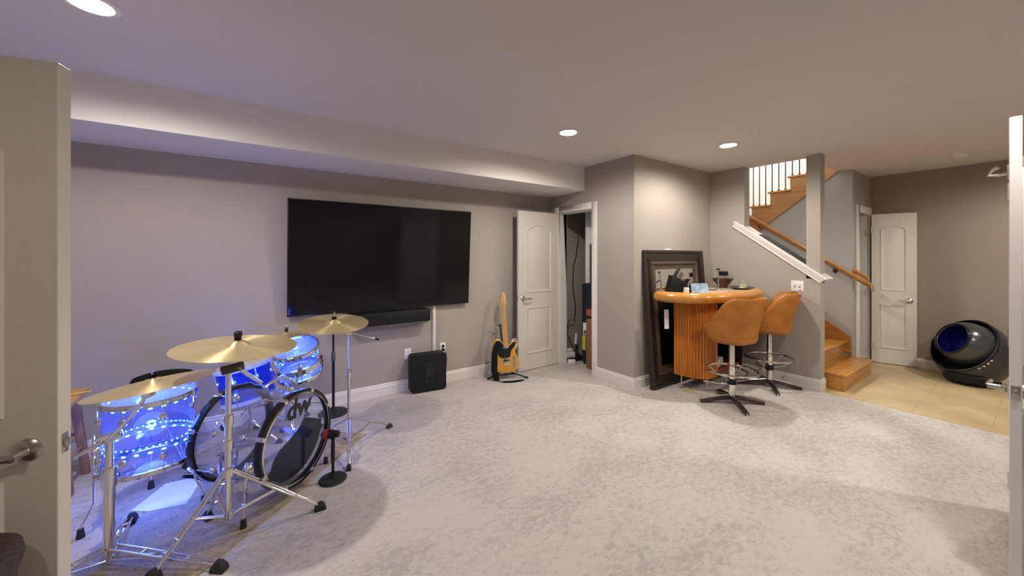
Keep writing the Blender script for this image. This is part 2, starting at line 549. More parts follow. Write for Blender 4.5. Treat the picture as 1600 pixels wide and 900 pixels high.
struct('wall_side', MB().box(3.425, 3.545, YF, 0.122, 0, 2.0), 'wall', 'low wall stub hidden behind the right door', 'wall', smooth=False)
struct('wall_left', MB().box(XL - 0.1, XL, YF, 4.1, 0, CEIL), 'wall', 'greige wall at the left end of the room', 'wall', smooth=False)
struct('wall_front', MB().box(XL, XR + 0.1, YF - 0.1, YF, 0, CEIL), 'wall', 'greige wall behind the viewer', 'wall', smooth=False)


# baseboards: a tall board with a stepped top
def baseboard(name, p, q, nrm, label):
    p, q, nrm = Vector((*p, 0)), Vector((*q, 0)), Vector((*nrm, 0))
    prof = [(0, 0), (0.014, 0), (0.014, 0.092), (0.009, 0.100), (0.009, 0.112), (0.004, 0.121), (0, 0.121)]
    mb = MB()
    mb.rings([[c + nrm * a + Vector((0, 0, b)) for a, b in prof] for c in (p, q)])
    struct(name, mb, 'trim', label, 'baseboard', smooth=False)


baseboard('baseboard_back', (XL, 4.0), (XC, 4.0), (0, -1), 'white baseboard under the television')
baseboard('baseboard_closet', (XC, YB - 0.014), (XC, OY0 - 0.083), (-1, 0), 'white baseboard between closet doorway and wall corner')
baseboard('baseboard_bar', (XC, YB), (XK, YB), (0, -1), 'white baseboard behind the bar')
baseboard('baseboard_stair', (XK, YB), (XK, KE - 0.014), (-1, 0), 'white baseboard below the sloping stair wall')
baseboard('baseboard_end', (XK, KE), (XK + KT, KE), (0, -1), 'white baseboard around the stair wall end')
baseboard('baseboard_hall', (XR, 1.45), (XR, YF), (-1, 0), 'white baseboard along the brown end wall')

# door casings
def casing(name, mb, label):
    struct(name, mb, 'trim', label, 'trim', bevel=0.004, seg=1)


c = MB()
c.box(XC - 0.018, XC, OY0 - 0.083, OY0, 0, OZ + 0.085)
c.box(XC - 0.018, XC, OY1, OY1 + 0.083, 0, OZ + 0.085)
c.box(XC - 0.018, XC, OY0, OY1, OZ, OZ + 0.085)
c.box(XC, XC + 0.12, OY0, OY0 + 0.012, 0, OZ)
c.box(XC, XC + 0.12, OY1 - 0.012, OY1, 0, OZ)
c.box(XC, XC + 0.12, OY0 + 0.012, OY1 - 0.012, OZ - 0.012, OZ)
casing('trim_1', c, 'white casing around the closet doorway')
c = MB()
c.box(6.46, 6.59, 1.43, 1.45, 0, 2.13)
c.box(6.59, 7.06, 1.43, 1.45, 2.035, 2.13)
c.box(7.06, 7.15, 1.43, 1.45, 0, 2.13)
c.box(6.59, 6.602, 1.45, 1.55, 0, 2.035)
c.box(7.048, 7.06, 1.45, 1.55, 0, 2.035)
casing('trim_2', c, 'white casing around the narrow hall doorway')
# sloping wall cap: cap board and fascia under it
cd = Vector((0, 1, SL)).normalized()
cn = Vector((0, -SL, 1)).normalized()
def capM(): return frame((XK, KE - 0.03, capz(KE - 0.03)), (1, 0, 0), cd)      # local x along the slope, y up-normal, z = +X
Lc = (2.30 - (KE - 0.03)) / cd.y
c = MB(capM())
c.prism([(-0.02, 0.0), (Lc, 0.0), (Lc - 0.01, 0.028), (-0.03, 0.028)], -0.035, KT + 0.035)
c.prism([(-0.005, -0.055), (Lc - 0.02, -0.055), (Lc - 0.01, 0.0), (-0.01, 0.0)], -0.02, 0.0)
c.prism([(-0.012, -0.02), (Lc - 0.01, -0.02), (Lc - 0.01, 0.0), (-0.012, 0.0)], -0.03, -0.02)
casing('trim_3', c, 'white sloping cap along the stair wall')
s = MB(capM())  # thin dark grey slab on top of the cap
s.prism([(0.20, 0.029), (0.82, 0.029), (0.80, 0.045), (0.20, 0.045)], 0.02, KT + 0.03)
s.build('dark_strip', 'strip_grey', label='charcoal strip lying along the sloping white wall cap', cat='strip', bevel=0.003)


# ------------------------------------------------------------------ doors
def door(name, hinge, ang, width, label, faces=(1, -1), lever_z=0.90, height=2.022, thick=0.035, hinges=True, latch=False, mt='door'):
    root = thing(name, label, 'door', (hinge[0], hinge[1], 0.008), ang, kind='structure')
    D = W[root]
    slab = MB(D).box(0, width, -thick / 2, thick / 2, 0, height).build('door_panel', mt, root, bevel=0.002, seg=1)
    st = 0.115 if width > 0.6 else 0.085
    x0, x1 = st, width - st
    for sgn in faces:
        y = sgn * thick / 2
        for z0, z1, arched in ((0.20, 0.80, False), (0.98, height - 0.155, True)):
            def outline(off):
                a, b, c0, d = x0 + off, x1 - off, z0 + off, z1 - off
                if not arched:
                    return [(a, c0), (b, c0), (b, d), (a, d)]
                rise = 0.09 * (b - a) / 0.45
                pts = [(a, c0), (b, c0), (b, d - rise)]
                for i in range(1, 10):
                    t = i / 10
                    pts.append((b - (b - a) * t, d - rise + rise * math.sin(PI * t) ** 0.8))
                pts.append((a, d - rise))
                return pts
            Mf = D @ Matrix(((1, 0, 0, 0), (0, 0, 1, 0), (0, 1, 0, 0), (0, 0, 0, 1)))
            mb = MB(Mf)
            ro = [[Vector((px, pz, y + sgn * h)) for px, pz in outline(off)] for off, h in ((0, 0.0), (0.006, 0.009), (0.020, 0.009), (0.030, 0.0005), (0.046, 0.0005), (0.066, 0.007))]
            mb.rings(ro, cap0=False, cap1=True)
            mb.build('door_moulding', mt, slab, ang=25)
    lx = width - 0.065
    for sgn in (1, -1):
        y = sgn * thick / 2
        Mh = D @ frame((lx, y, lever_z), (0, sgn, 0), (1, 0, 0))
        h = MB(Mh)
        h.lathe([(0.0, 0.0), (0.033, 0.0), (0.033, 0.004), (0.026, 0.010), (0.013, 0.013), (0.011, 0.045), (0.011, 0.058), (0.0, 0.060)], 24)
        sx = -1
        h.tube([(0, 0, 0.050), (sx * 0.03, 0, 0.056), (sx * 0.07, 0.004 * sgn, 0.056), (sx * 0.115, 0, 0.050)], [0.011, 0.010, 0.008, 0.007], 10, sy=0.9)
        h.build('door_handle', 'nickel', root)
    lp = MB(D).box(width - 0.001, width + 0.0015, -0.0125, 0.0125, lever_z - 0.03, lever_z + 0.03)
    lp.box(width, width + 0.008, -0.008, 0.008, lever_z - 0.012, lever_z + 0.012)
    lp.build('latch_plate', 'nickel', root, bevel=0.001)
    if hinges:
        for z in (0.22, 1.0, height - 0.22):
            hb = MB(D).cyl((-0.004, -thick / 2 - 0.004, z - 0.045), (-0.004, -thick / 2 - 0.004, z + 0.045), 0.006, n=10)
            hb.box(-0.001, 0.03, -thick / 2 - 0.0015, -thick / 2 + 0.001, z - 0.044, z + 0.044)
            hb.build('hinge', 'nickel', root)
    return root


door('door_1', (3.415, 3.828), math.atan2(3.815 - 3.828, -1), 0.665, 'cream two-panel door standing open beside the guitar', lever_z=0.915)
door('door_2', (7.035, 1.412), math.atan2(1.0 - 1.412, 7.150 - 7.035) , 0.43, 'narrow cream two-panel door open against the brown wall', lever_z=0.86)
door('door_3', (-1.259, 1.930), math.atan2(1.704 - 1.930, -0.456 + 1.259), 0.83, 'cream door seen close up at the left edge of the view', thick=0.050, lever_z=0.885, mt='door')
rd = door('door_4', (3.3996, 0.1065), math.radians(181.8), 0.82, 'white door seen edge-on at the right edge of the view', faces=(1,), thick=0.033, lever_z=0.885, mt='trim')
D = W[rd]
hk = MB(D)
hk.box(0.735, 0.765, -0.022, -0.0165, 1.775, 1.835)
hk.tube([(0.75, -0.022, 1.80), (0.75, -0.045, 1.797), (0.75, -0.072, 1.80), (0.75, -0.062, 1.82), (0.75, -0.046, 1.832)], [0.006, 0.006, 0.006, 0.006, 0.008], 8)
hk.build('coat_hook', 'chrome', rd, label='chrome coat hook')

# ------------------------------------------------------------------ stairs
st = thing('staircase', 'oak staircase rising behind the sloping wall and turning back overhead', 'stairs', (XK + KT, 1.26, 0), kind='structure')
RZ, RN = 0.184, 0.255
LX0, LX1 = XK + KT + 0.02, XS - 0.003
for k in range(10):
    y0 = 1.264 + RN * k
    z = RZ * (k + 1)
    x0 = LX0
    if k < 9:
        MB().box(x0 - (0.0 if k else 0.0), LX1 if k else LX1 - 0.03, y0 - 0.032, y0 + RN + 0.01, z - 0.028, z).build('tread', 'oak', st, bevel=0.008, label=None)
    MB().box(x0 + 0.012 if k == 0 else x0, LX1 - 0.06 if k == 0 else LX1, y0, y0 + (0.05 if k else RN), max(z - RZ, 0), z - 0.028).build('riser', 'oak', st)
MB().prism([(1.46, 0.19), (1.46, 0.42), (3.75, 0.42 + 2.29 * RZ / RN), (3.75, 0.19 + 2.29 * RZ / RN)], XS - 0.016, XS - 0.0005, Mx).build('stringer', 'oak_y', st)
MB().box(LX0, XR + 0.09, 3.56, YS, 1.80, 1.84).build('landing', 'oak', st)
# upper flight
for k in range(8):
    z = 2.03 + 0.19 * (k)
    y1 = 2.87 - 0.25 * k
    if y1 < 1.55: break
    MB().box(XS - 0.035, XR + 0.09, y1 - 0.262, y1 + 0.03, z - 0.028, z).build('tread', 'oak', st, bevel=0.007)
    MB().box(XS + 0.005, XR + 0.09, y1 - 0.02, y1, z - 0.19, z - 0.028).build('riser', 'wall_white', st, label='white painted riser')
saw = [(2.95, 1.72)]
for k in range(8):
    z = 2.03 + 0.19 * k - 0.028
    y1 = 2.87 - 0.25 * k
    if y1 < 1.55: break
    saw += [(y1, z - 0.19 + 0.0), (y1, z)]
    yl = y1 - 0.25
    saw += [(yl, z)]
saw += [(yl, strz(yl)), (2.72, strz(2.72))]
MB().prism(saw, XS - 0.018, XS - 0.001, Mx).build('stringer', 'oak_side', st)
for i in range(12):
    y = 2.70 - 0.0846 * i
    k = int((2.87 - y) / 0.25)
    zb = 2.03 + 0.19 * k
    b = MB()
    b.cyl((XS + 0.03, y, zb + 0.001), (XS + 0.03, y, zb + 0.80), 0.0075, n=8)
    b.lathe([(0.0, 0.0), (0.017, 0.0), (0.017, 0.012), (0.011, 0.024), (0.0, 0.026)], 10, Matrix.Translation((XS + 0.03, y, zb)))
    b.build('baluster', 'iron', st)
MB().tube([(XS + 0.03, 2.72, 2.03 + 0.80), (XS + 0.03, 1.75, 2.03 + 0.80 + 0.97 * US)], 0.03, 10).build('upper_rail', 'oak_y', st)
# wall handrail of the lower flight
hr = thing('handrail', 'oak handrail on the grey wall above the lower steps', 'handrail', (6.25, 1.3, 1.0))
RD = (2.08 - 1.075) / (2.679 - 1.255)
prof = [(-0.030, 0.0), (-0.034, 0.022), (-0.026, 0.045), (0.026, 0.045), (0.034, 0.022), (0.030, 0.0), (0.016, -0.018), (-0.016, -0.018)]
rr = []
for y in (1.255, 3.4):
    z = 1.075 + RD * (y - 1.255)
    rr.append([Vector((6.255 + a, y, z + b)) for a, b in prof])
MB().rings(rr).build('rail', 'oak_y', hr, ang=50)
rr = []
for y in (1.30, 1.455):
    z = 1.075 + RD * (y - 1.255) + 0.055
    rr.append([Vector((6.36 + a * 0.8, y, z + b * 0.8)) for a, b in prof])
MB().rings(rr).build('rail_return', 'oak_y', hr, ang=50)
for y in (1.62, 2.5):
    z = 1.075 + RD * (y - 1.255)
    b = MB().tube([(XS, y, z - 0.07), (6.27, y, z - 0.07), (6.255, y, z - 0.012)], 0.007, 8)
    b.cyl((XS - 0.006, y, z - 0.07), (XS, y, z - 0.07), 0.028)
    b.build('bracket', 'dark_metal', hr)
lamp('stairwell_light', 'AREA', (6.2, 2.9, 4.9), 85, (1.0, 0.97, 0.92), shape='DISK', size=0.5)


# ------------------------------------------------------------------ ceiling lights
def recessed(x, y, label, watts=CAN_WATTS, grp='recessed ceiling lights'):
    t = thing('recessed_light', label, 'ceiling light', (x, y, CEIL - 0.012), group=None)
    T = Matrix.Translation((x, y, CEIL))
    MB().lathe([(0.072, -0.001), (0.098, -0.001), (0.096, -0.008), (0.075, -0.011), (0.072, -0.006)], 36, T, loop=True).build('trim_ring', 'can', t)
    MB().lathe([(0.0, -0.003), (0.073, -0.003), (0.070, -0.006), (0.0, -0.007)], 32, T).build('diffuser', 'lens', t, label='glowing white diffuser')
    lamp('can_lamp', 'SPOT', (x, y, CEIL - 0.02), watts, CAN_COLOR, t, spot_size=math.radians(172), spot_blend=0.5, shadow_soft_size=0.04)
    return t


recessed(-0.575, 2.412, 'round recessed ceiling light above the drum kit')
recessed(2.337, 2.469, 'round recessed ceiling light in front of the closet door')
recessed(3.915, 1.838, 'round recessed ceiling light over the bar stools')
recessed(2.337, -0.03, 'round recessed ceiling light above the door at the right edge', 95)
recessed(-0.575, -0.03, 'round recessed ceiling light behind the viewer to the left', 32)
recessed(4.1, -0.7, 'round recessed ceiling light out of view to the right')
recessed(6.1, -0.4, 'round recessed ceiling light over the tiled hall out of view')
sd = thing('smoke_detector', 'round white smoke detector on the ceiling above the tiles', 'smoke detector', (6.319, 0.559, CEIL - 0.035))
T = Matrix.Translation((6.319, 0.559, CEIL))
MB().lathe([(0.0, 0), (0.068, 0), (0.068, -0.010), (0.0, -0.010)], 28, T).build('mount_plate', 'can', sd)
MB().lathe([(0.060, -0.010), (0.062, -0.022), (0.045, -0.034), (0.0, -0.036)], 28, T).build('cover', 'white_plastic', sd)


# ------------------------------------------------------------------ television wall
tv = thing('television', 'very large black flat television hung on the greige wall', 'television', (1.197, 3.93, 0.90))
Mt = frame((1.197, 3.908, 1.44), (0, -1, -0.062), (1, 0, 0))       # z = out of the screen, x = right, y = up
TW, THh = 0.925, 0.537
MB(Mt).box(-TW, TW, -THh, THh, -0.022, 0.0).build('body', 'black', tv, bevel=0.003)
MB(Mt).box(-TW + 0.009, TW - 0.009, -THh + 0.016, THh - 0.009, 0.0003, 0.0015).build('screen', 'screen', tv, smooth=False)
MB(Mt).box(-TW, TW, -THh, -THh + 0.012, 0.0, 0.003).build('bezel', 'black_gloss', tv, bevel=0.001)
MB().box(0.95, 1.45, 3.955, 3.999, 1.25, 1.65).build('wall_mount', 'iron', tv, bevel=0.004)
MB(Mt).box(-0.06, 0.06, -THh - 0.008, -THh, -0.012, 0.002).build('sensor', 'black_gloss', tv, bevel=0.002)

sb = thing('soundbar', 'long black soundbar with grey underside below the television', 'soundbar', (1.19, 3.93, 0.735))
MB().box(0.76, 1.615, 3.862, 3.992, 0.752, 0.885).build('body', 'black', sb, bevel=0.012)
MB().box(0.79, 1.585, 3.866, 3.94, 0.737, 0.757).build('grille', 'grey_metal', sb, bevel=0.004)
MB().box(1.08, 1.30, 3.95, 3.999, 0.77, 0.86).build('bracket', 'iron', sb)
for x in (1.19,):
    MB().ball((x, 3.875, 0.735), 0.006, n=10).build('status_light', 'white_plastic', sb)

rc = MB().box(1.688, 1.726, 3.982, 3.9995, 0.345, 0.93)
rc.box(1.45, 1.688, 3.984, 3.9995, 0.345, 0.378)
rc.build('cable_raceway', 'trim', label='white L-shaped cable raceway running down the wall below the television', cat='cable cover', bevel=0.004)


def outlet(x, z, label, plugged):
    t = thing('wall_outlet', label, 'outlet', (x, 3.996, z))
    MB().box(x - 0.036, x + 0.036, 3.992, 3.9998, z - 0.058, z + 0.058).build('faceplate', 'white_plastic', t, bevel=0.003)
    for dz in (-0.021, 0.021):
        Mo = frame((x, 3.992, z + dz), (0, -1, 0), (1, 0, 0))
        s = MB(Mo).prism(arc(0, 0, 0.0165, 0, 2 * PI, 20)[:-1], 0, 0.002).build('socket', 'white_plastic', t)
        k = MB(Mo).box(-0.008, -0.005, -0.002, 0.007, 0.002, 0.0024)
        k.box(0.005, 0.008, -0.002, 0.007, 0.002, 0.0024)
        k.box(-0.003, 0.003, -0.011, -0.006, 0.002, 0.0024)
        k.build('slot', 'black', s)


outlet(1.405, 0.395, 'white wall outlet left of the black subwoofer', False)
outlet(1.815, 0.405, 'white wall outlet with two black plugs above the subwoofer', True)
for k, (z, dx) in enumerate(((0.426, 0.0), (0.384, 0.004))):
    t = thing('power_plug', ['black plug in the upper socket of the wall outlet', 'black plug in the lower socket of the wall outlet'][k], 'plug', (1.815, 3.98, z))
    MB(frame((1.815 + dx, 3.9897, z), (0, -1, 0), (1, 0, 0))).lathe([(0.0, 0), (0.014, 0), (0.016, 0.012), (0.010, 0.026), (0.0, 0.028)], 16).build('plug_body', 'black', t)
    if k == 0:
        pts = [(1.815, 3.963, z), (1.79, 3.945, z - 0.01), (1.765, 3.945, z - 0.05), (1.757, 3.968, z - 0.11), (1.80, 3.975, 0.20), (1.80, 3.978, 0.005)]
    else:
        pts = [(1.819, 3.963, z), (1.835, 3.945, z - 0.03), (1.845, 3.95, z - 0.12), (1.835, 3.955, 0.14), (1.83, 3.962, 0.005)]
    MB().tube(pts, 0.0035, 8).build('cord', 'black', t)

# subwoofer
sw = thing('subwoofer', 'black box subwoofer with a slot standing against the baseboard', 'subwoofer', (1.585, 3.885, 0), math.radians(-6.5))
S = W[sw]
b = MB(S)
w_, d_, h_ = 0.192, 0.074, 0.40
outer = []
for (cx, cz, a0) in ((w_ - 0.03, 0.035, -PI / 2), (w_ - 0.03, h_ - 0.03, 0), (-w_ + 0.03, h_ - 0.03, PI / 2), (-w_ + 0.03, 0.035, PI)):
    outer += arc(cx, cz, 0.03, a0, a0 + PI / 2, 5)
sl = [(0.03, 0.115), (0.03, 0.295), (-0.03, 0.295), (-0.03, 0.115)]
def yplane(pts, y): return [Vector((x, y, z)) for x, z in pts]
b.rings([yplane([(x * 0.985, z) for x, z in outer], d_), yplane(outer, d_ - 0.008), yplane(outer, -d_ + 0.008), yplane([(x * 0.985, 0.2 + (z - 0.2) * 0.985) for x, z in outer], -d_)])
b.build('cabinet', 'black', sw, ang=40)
b = MB(S)
b.rings([yplane(p, y) for p, y in (((((-0.042, 0.10), (0.042, 0.10), (0.042, 0.31), (-0.042, 0.31))), -d_ - 0.0005), ((((-0.042, 0.10), (0.042, 0.10), (0.042, 0.31), (-0.042, 0.31))), -d_ - 0.004), (((-0.030, 0.115), (0.030, 0.115), (0.030, 0.295), (-0.030, 0.295)), -d_ - 0.004), (((-0.026, 0.12), (0.026, 0.12), (0.026, 0.29), (-0.026, 0.29)), -d_ - 0.001))])
b.build('port_slot', 'black_gloss', sw)
for sx in (-1, 1):
    MB(S).box(sx * 0.15 - 0.02, sx * 0.15 + 0.02, -0.05, 0.05, 0.0, 0.006).build('foot', 'rubber', sw)

# ------------------------------------------------------------------ guitar and its stand
GC = Vector((2.505, 3.735, 0.0))
gs = thing('guitar_stand', 'black tubular floor stand holding the guitar', 'guitar stand', GC, math.radians(-18))
G = W[gs]
b = MB(G).tube([(-0.02, 0.16, 0.62), (-0.005, 0.07, 0.30), (0.0, 0.0, 0.10), (0.0, -0.03, 0.055)], 0.011, 8)
b.build('upright', 'rubber', gs)
MB(G).tube([(0.0, 0.02, 0.085), (-0.21, -0.01, 0.012)], 0.010, 8).build('leg', 'rubber', gs)
MB(G).tube([(0.0, 0.02, 0.085), (0.24, -0.10, 0.012)], 0.010, 8).build('leg', 'rubber', gs)
MB(G).tube([(0.0, 0.04, 0.2), (-0.05, 0.20, 0.012)], 0.010, 8).build('leg', 'rubber', gs)
for p in ((-0.21, -0.01), (0.24, -0.10), (-0.05, 0.20)):
    MB(G).ball((*p, 0.014), 0.018, 0.018, 0.014, 10).build('rubber_foot', 'rubber', gs)
MB(G).tube([(-0.10, -0.075, 0.058), (-0.10, -0.03, 0.050), (0.10, -0.03, 0.050), (0.10, -0.075, 0.058)], 0.009, 8).build('cradle', 'rubber', gs)
MB(G).tube([(-0.075, 0.09, 0.585), (-0.072, 0.165, 0.60), (0.035, 0.165, 0.60), (0.038, 0.09, 0.585)], 0.008, 8).build('neck_yoke', 'chrome', gs)

gt = thing('electric_guitar', 'butterscotch electric guitar with black pickguard and maple neck on a floor stand', 'guitar', GC, math.radians(-18))
tilt = math.radians(11)
Gm = G @ frame((0.0, -0.058, 0.077), (0, -math.cos(tilt), math.sin(tilt)), (1, 0, 0))   # x right, y up the neck, z out of the face
def sm(pts, n=1):
    for _ in range(n):
        q = []
        for i in range(len(pts)):
            a, c = pts[i], pts[(i + 1) % len(pts)]
            q += [(a[0] * .75 + c[0] * .25, a[1] * .75 + c[1] * .25), (a[0] * .25 + c[0] * .75, a[1] * .25 + c[1] * .75)]
        pts = q
    return pts
body = [(0.0, 0.0), (0.10, 0.008), (0.158, 0.06), (0.160, 0.14), (0.125, 0.205), (0.115, 0.26), (0.145, 0.33), (0.130, 0.375), (0.095, 0.375), (0.062, 0.335), (0.035, 0.315), (-0.035, 0.335), (-0.045, 0.375), (-0.09, 0.405), (-0.135, 0.385), (-0.150, 0.33), (-0.118, 0.255), (-0.125, 0.20), (-0.160, 0.14), (-0.160, 0.06), (-0.10, 0.008)]
MB(Gm).prism(sm(body, 2), -0.022, 0.022).build('body', 'butter', gt, bevel=0.004, ang=40)
pg = [(0.052, 0.175), (0.058, 0.24), (0.085, 0.275), (0.128, 0.325), (0.122, 0.352), (0.094, 0.352), (0.062, 0.318), (0.033, 0.303), (-0.033, 0.325), (-0.05, 0.355), (-0.092, 0.380), (-0.130, 0.362), (-0.132, 0.32), (-0.100, 0.255), (-0.092, 0.19), (-0.040, 0.168)]
MB(Gm).prism(sm(pg, 1), 0.0222, 0.0245).build('pickguard', 'black_gloss', gt)
MB(Gm).box(-0.038, 0.038, 0.090, 0.165, 0.0222, 0.030).build('bridge', 'chrome', gt, bevel=0.002)
MB(Gm).box(-0.032, 0.032, 0.135, 0.155, 0.0302, 0.034).build('pickup', 'black', gt, bevel=0.003)
MB(Gm).box(-0.034, 0.034, 0.285, 0.303, 0.0247, 0.032).build('pickup', 'chrome', gt, bevel=0.005)
MB(Gm).prism([(x + 0.098, y + 0.115) for x, y in arc(0, 0.055, 0.017, 0, PI, 8) + arc(0, -0.055, 0.017, PI, 2 * PI, 8)], 0.0222, 0.0245).build('control_plate', 'chrome', gt)
for dy in (-0.025, 0.035):
    MB(Gm @ Matrix.Translation((0.098, 0.115 + dy, 0.0245))).lathe([(0.0, 0), (0.010, 0), (0.010, 0.016), (0.0, 0.016)], 16).build('knob', 'chrome', gt)
MB(Gm).cyl((0.098, 0.185, 0.0245), (0.098, 0.178, 0.04), 0.003).build('switch', 'black', gt)
nk = MB(Gm)
nk.rings([[Vector((-w2, y, 0.030)), Vector((w2, y, 0.030)), Vector((w2 * 0.9, y, 0.018)), Vector((w2 * 0.3, y, 0.010)), Vector((-w2 * 0.3, y, 0.010)), Vector((-w2 * 0.9, y, 0.018))] for y, w2 in ((0.305, 0.0280), (0.76, 0.0215))])
neck = nk.build('neck', 'maple', gt, ang=50)
hs = [(-0.022, 0.755), (0.022, 0.755), (0.030, 0.79), (0.034, 0.83), (0.030, 0.93), (0.012, 0.955), (-0.006, 0.945), (-0.020, 0.905), (-0.040, 0.84), (-0.042, 0.81), (-0.030, 0.79)]
MB(Gm).prism(sm(hs, 1), 0.006, 0.020).build('headstock', 'maple', gt, bevel=0.002)
for i in range(6):
    y = 0.805 + 0.024 * i
    x = -0.040 + 0.0052 * i
    t = MB(Gm)
    t.cyl((x + 0.016, y, 0.020), (x + 0.016, y, 0.030), 0.004, n=8)
    t.tube([(x + 0.004, y, 0.012), (x - 0.012, y, 0.012)], 0.003, 6)
    t.ball((x - 0.018, y, 0.012), 0.007, 0.006, 0.004, 8)
    t.build('tuner', 'chrome', gt)
ss = MB(Gm)
for i in range(6):
    x = -0.018 + 0.0072 * i
    ss.tube([(x * 1.4, 0.10, 0.035), (x, 0.76, 0.0345), (x * 0.8, 0.80 + 0.02 * i, 0.028)], 0.0006, 4)
ss.build('strings', 'nickel', gt)
MB().tube([Gm @ Vector(p) for p in ((0.112, 0.26, 0.03), (0.145, 0.335, 0.032), (0.125, 0.385, 0.032), (0.095, 0.385, 0.03))] + [Gm @ Vector((0.075, 0.352, 0.026))], 0.005, 8).build('white_cord', 'white_plastic', gt, label='white cord')
# strap hanging from the upper horn down to the floor and lying in a loop
stp = MB()
def ribbon(mb, pts, widths, th=0.004, side=None):
    rr = []
    for i, (p, ww) in enumerate(zip(pts, widths)):
        p = Vector(p)
        s = Vector(side[i]).normalized() if isinstance(side, list) else Vector(side).normalized()
        t = (Vector(pts[min(i + 1, len(pts) - 1)]) - Vector(pts[max(i - 1, 0)])).normalized()
        n = t.cross(s).normalized()
        rr.append([p + s * ww / 2 + n * th / 2, p - s * ww / 2 + n * th / 2, p - s * ww / 2 - n * th / 2, p + s * ww / 2 - n * th / 2])
    mb.rings(rr)
hp = Gm @ Vector((-0.105, 0.375, 0.030))
sx = Vector((math.cos(math.radians(-18)), math.sin(math.radians(-18)), 0))
fy = Vector((-sx.y, sx.x, 0))
base = [hp + sx * 0.02, hp - sx * 0.02 - fy * 0.022 + Vector((0, 0, -0.06)), Vector((hp.x, hp.y, 0.30)) - sx * 0.04 - fy * 0.04, Vector((hp.x, hp.y, 0.12)) - sx * 0.05 - fy * 0.06, Vector((hp.x, hp.y, 0.012)) - sx * 0.03 - fy * 0.10]
floorp = [Vector((hp.x, hp.y, 0.006)) + sx * a - fy * bb for a, bb in ((0.03, 0.14), (0.14, 0.16), (0.24, 0.15), (0.29, 0.145))]
pts = base + floorp
sides = [tuple(sx)] * 4 + [tuple(sx * 0.85 - fy * 0.5)] + [tuple(-fy + sx * 0.5), tuple(-fy + sx * 0.15), tuple(-fy - sx * 0.2), tuple(-fy - sx * 0.5)]
ribbon(stp, pts, [0.05, 0.07, 0.075, 0.075, 0.075, 0.06, 0.055, 0.05, 0.03], 0.005, sides)
stp.build('strap', 'black_cloth', gt, label='black strap trailing on the carpet')

# ------------------------------------------------------------------ closet contents
ap = thing('appliance', 'dark blue-black upright appliance inside the closet', 'appliance', (3.93, 3.43, 0))
MB().box(3.70, 4.14, 3.22, 3.645, 0.03, 1.085).build('body', 'applblue', ap, bevel=0.012)
MB().box(3.72, 4.12, 3.24, 3.63, 0.0, 0.03).build('plinth', 'black', ap)
MB().box(3.6985, 3.70, 3.42, 3.56, 0.66, 0.75).build('warning_sticker', 'orange_print', ap, smooth=False)
lb = MB().box(3.6985, 3.70, 3.50, 3.62, 0.40, 0.56)
lb.box(3.6985, 3.70, 3.36, 3.49, 0.38, 0.50)
lb.build('paper_label', 'paper', ap, label='white paper labels', smooth=False)
MB().box(3.6985, 3.70, 3.575, 3.635, 0.19, 0.39).build('energy_label', 'yellow', ap, label='yellow label', smooth=False)
MB().box(3.6975, 3.6985, 3.515, 3.605, 0.41, 0.46).build('printed_lines', 'grey_metal', ap, smooth=False)
pipe = MB().tube([(3.83, 3.657, 2.568), (3.83, 3.657, 1.09)], 0.036, 16)
pipe = pipe.build('white_pipe', 'trim', label='white vertical pipe standing on the dark appliance in the closet', cat='pipe')
MB().prism([(0, 0), (0.14, 0), (0.17, 0.30), (0.12, 0.55), (0.05, 0.62), (-0.01, 0.35)], 0, 0.03, Matrix(((0, 0, 1, 3.82), (-1, 0, 0, 3.635), (0, 1, 0, 1.62), (0, 0, 0, 1)))).build('wrapping', 'paper', pipe, bevel=0.012)
MB().box(3.585, 3.68, 3.21, 3.455, 0.0, 0.64).build('cardboard_box', 'kraft', label='tall flat brown cardboard box just inside the closet doorway', cat='box', bevel=0.003)
tr = thing('floor_tray', 'flat black tray on the closet floor', 'tray', (3.72, 3.88, 0))
b = MB(frame((3.70, 3.86, 0), (0, 0, 1), (1, -0.35, 0)))
b.rings([[Vector((sx * (0.15 + o), sy * (0.09 + o), z)) for sx, sy in ((-1, -1), (1, -1), (1, 1), (-1, 1))] for o, z in ((0, 0), (0.015, 0.06), (0.006, 0.06), (-0.006, 0.012))])
b.build('tray_shell', 'black', tr, bevel=0.003)
ad = thing('power_adapter', 'white power adapter block on the black closet tray', 'adapter', (3.70, 3.86, 0.03))
Ma = frame((3.69, 3.865, 0.0125), (0, 0, 1), (1, -0.35, 0))
MB(Ma).box(-0.10, 0.06, -0.05, 0.05, 0.0, 0.10).build('body', 'white_plastic', ad, bevel=0.012)
MB(Ma).box(-0.05, 0.03, -0.035, 0.035, 0.10, 0.15).build('charger', 'white_plastic', ad, bevel=0.012)
cc = MB()
cc.tube([(3.99, 3.993, 1.75), (3.93, 3.99, 1.45), (3.87, 3.985, 1.30), (3.86, 3.98, 1.0), (3.90, 3.97, 0.75), (3.86, 3.95, 0.52), (3.74, 3.93, 0.55), (3.67, 3.92, 0.40), (3.72, 3.90, 0.26), (3.78, 3.89, 0.15)], 0.006, 8)
cc.build('cable', 'black', label='thin black cable hanging along the closet wall', cat='cable')
MB(frame((3.83, 3.90, 0.27), (0.3, -1, 0.2), (0.5, 0.2, 1))).box(-0.08, 0.08, -0.028, 0.028, 0.0, 0.03).build('power_strip', 'white_plastic', label='white power strip hanging over the black closet tray', cat='power strip', bevel=0.006)
MB(frame((3.60, 3.74, 0.0), (0, 0, 1), (1, -0.6, 0))).box(-0.05, 0.05, -0.03, 0.03, 0.0, 0.045).build('adapter_box', 'white_plastic', label='small white box on the floor at the closet doorway', cat='box', bevel=0.006)


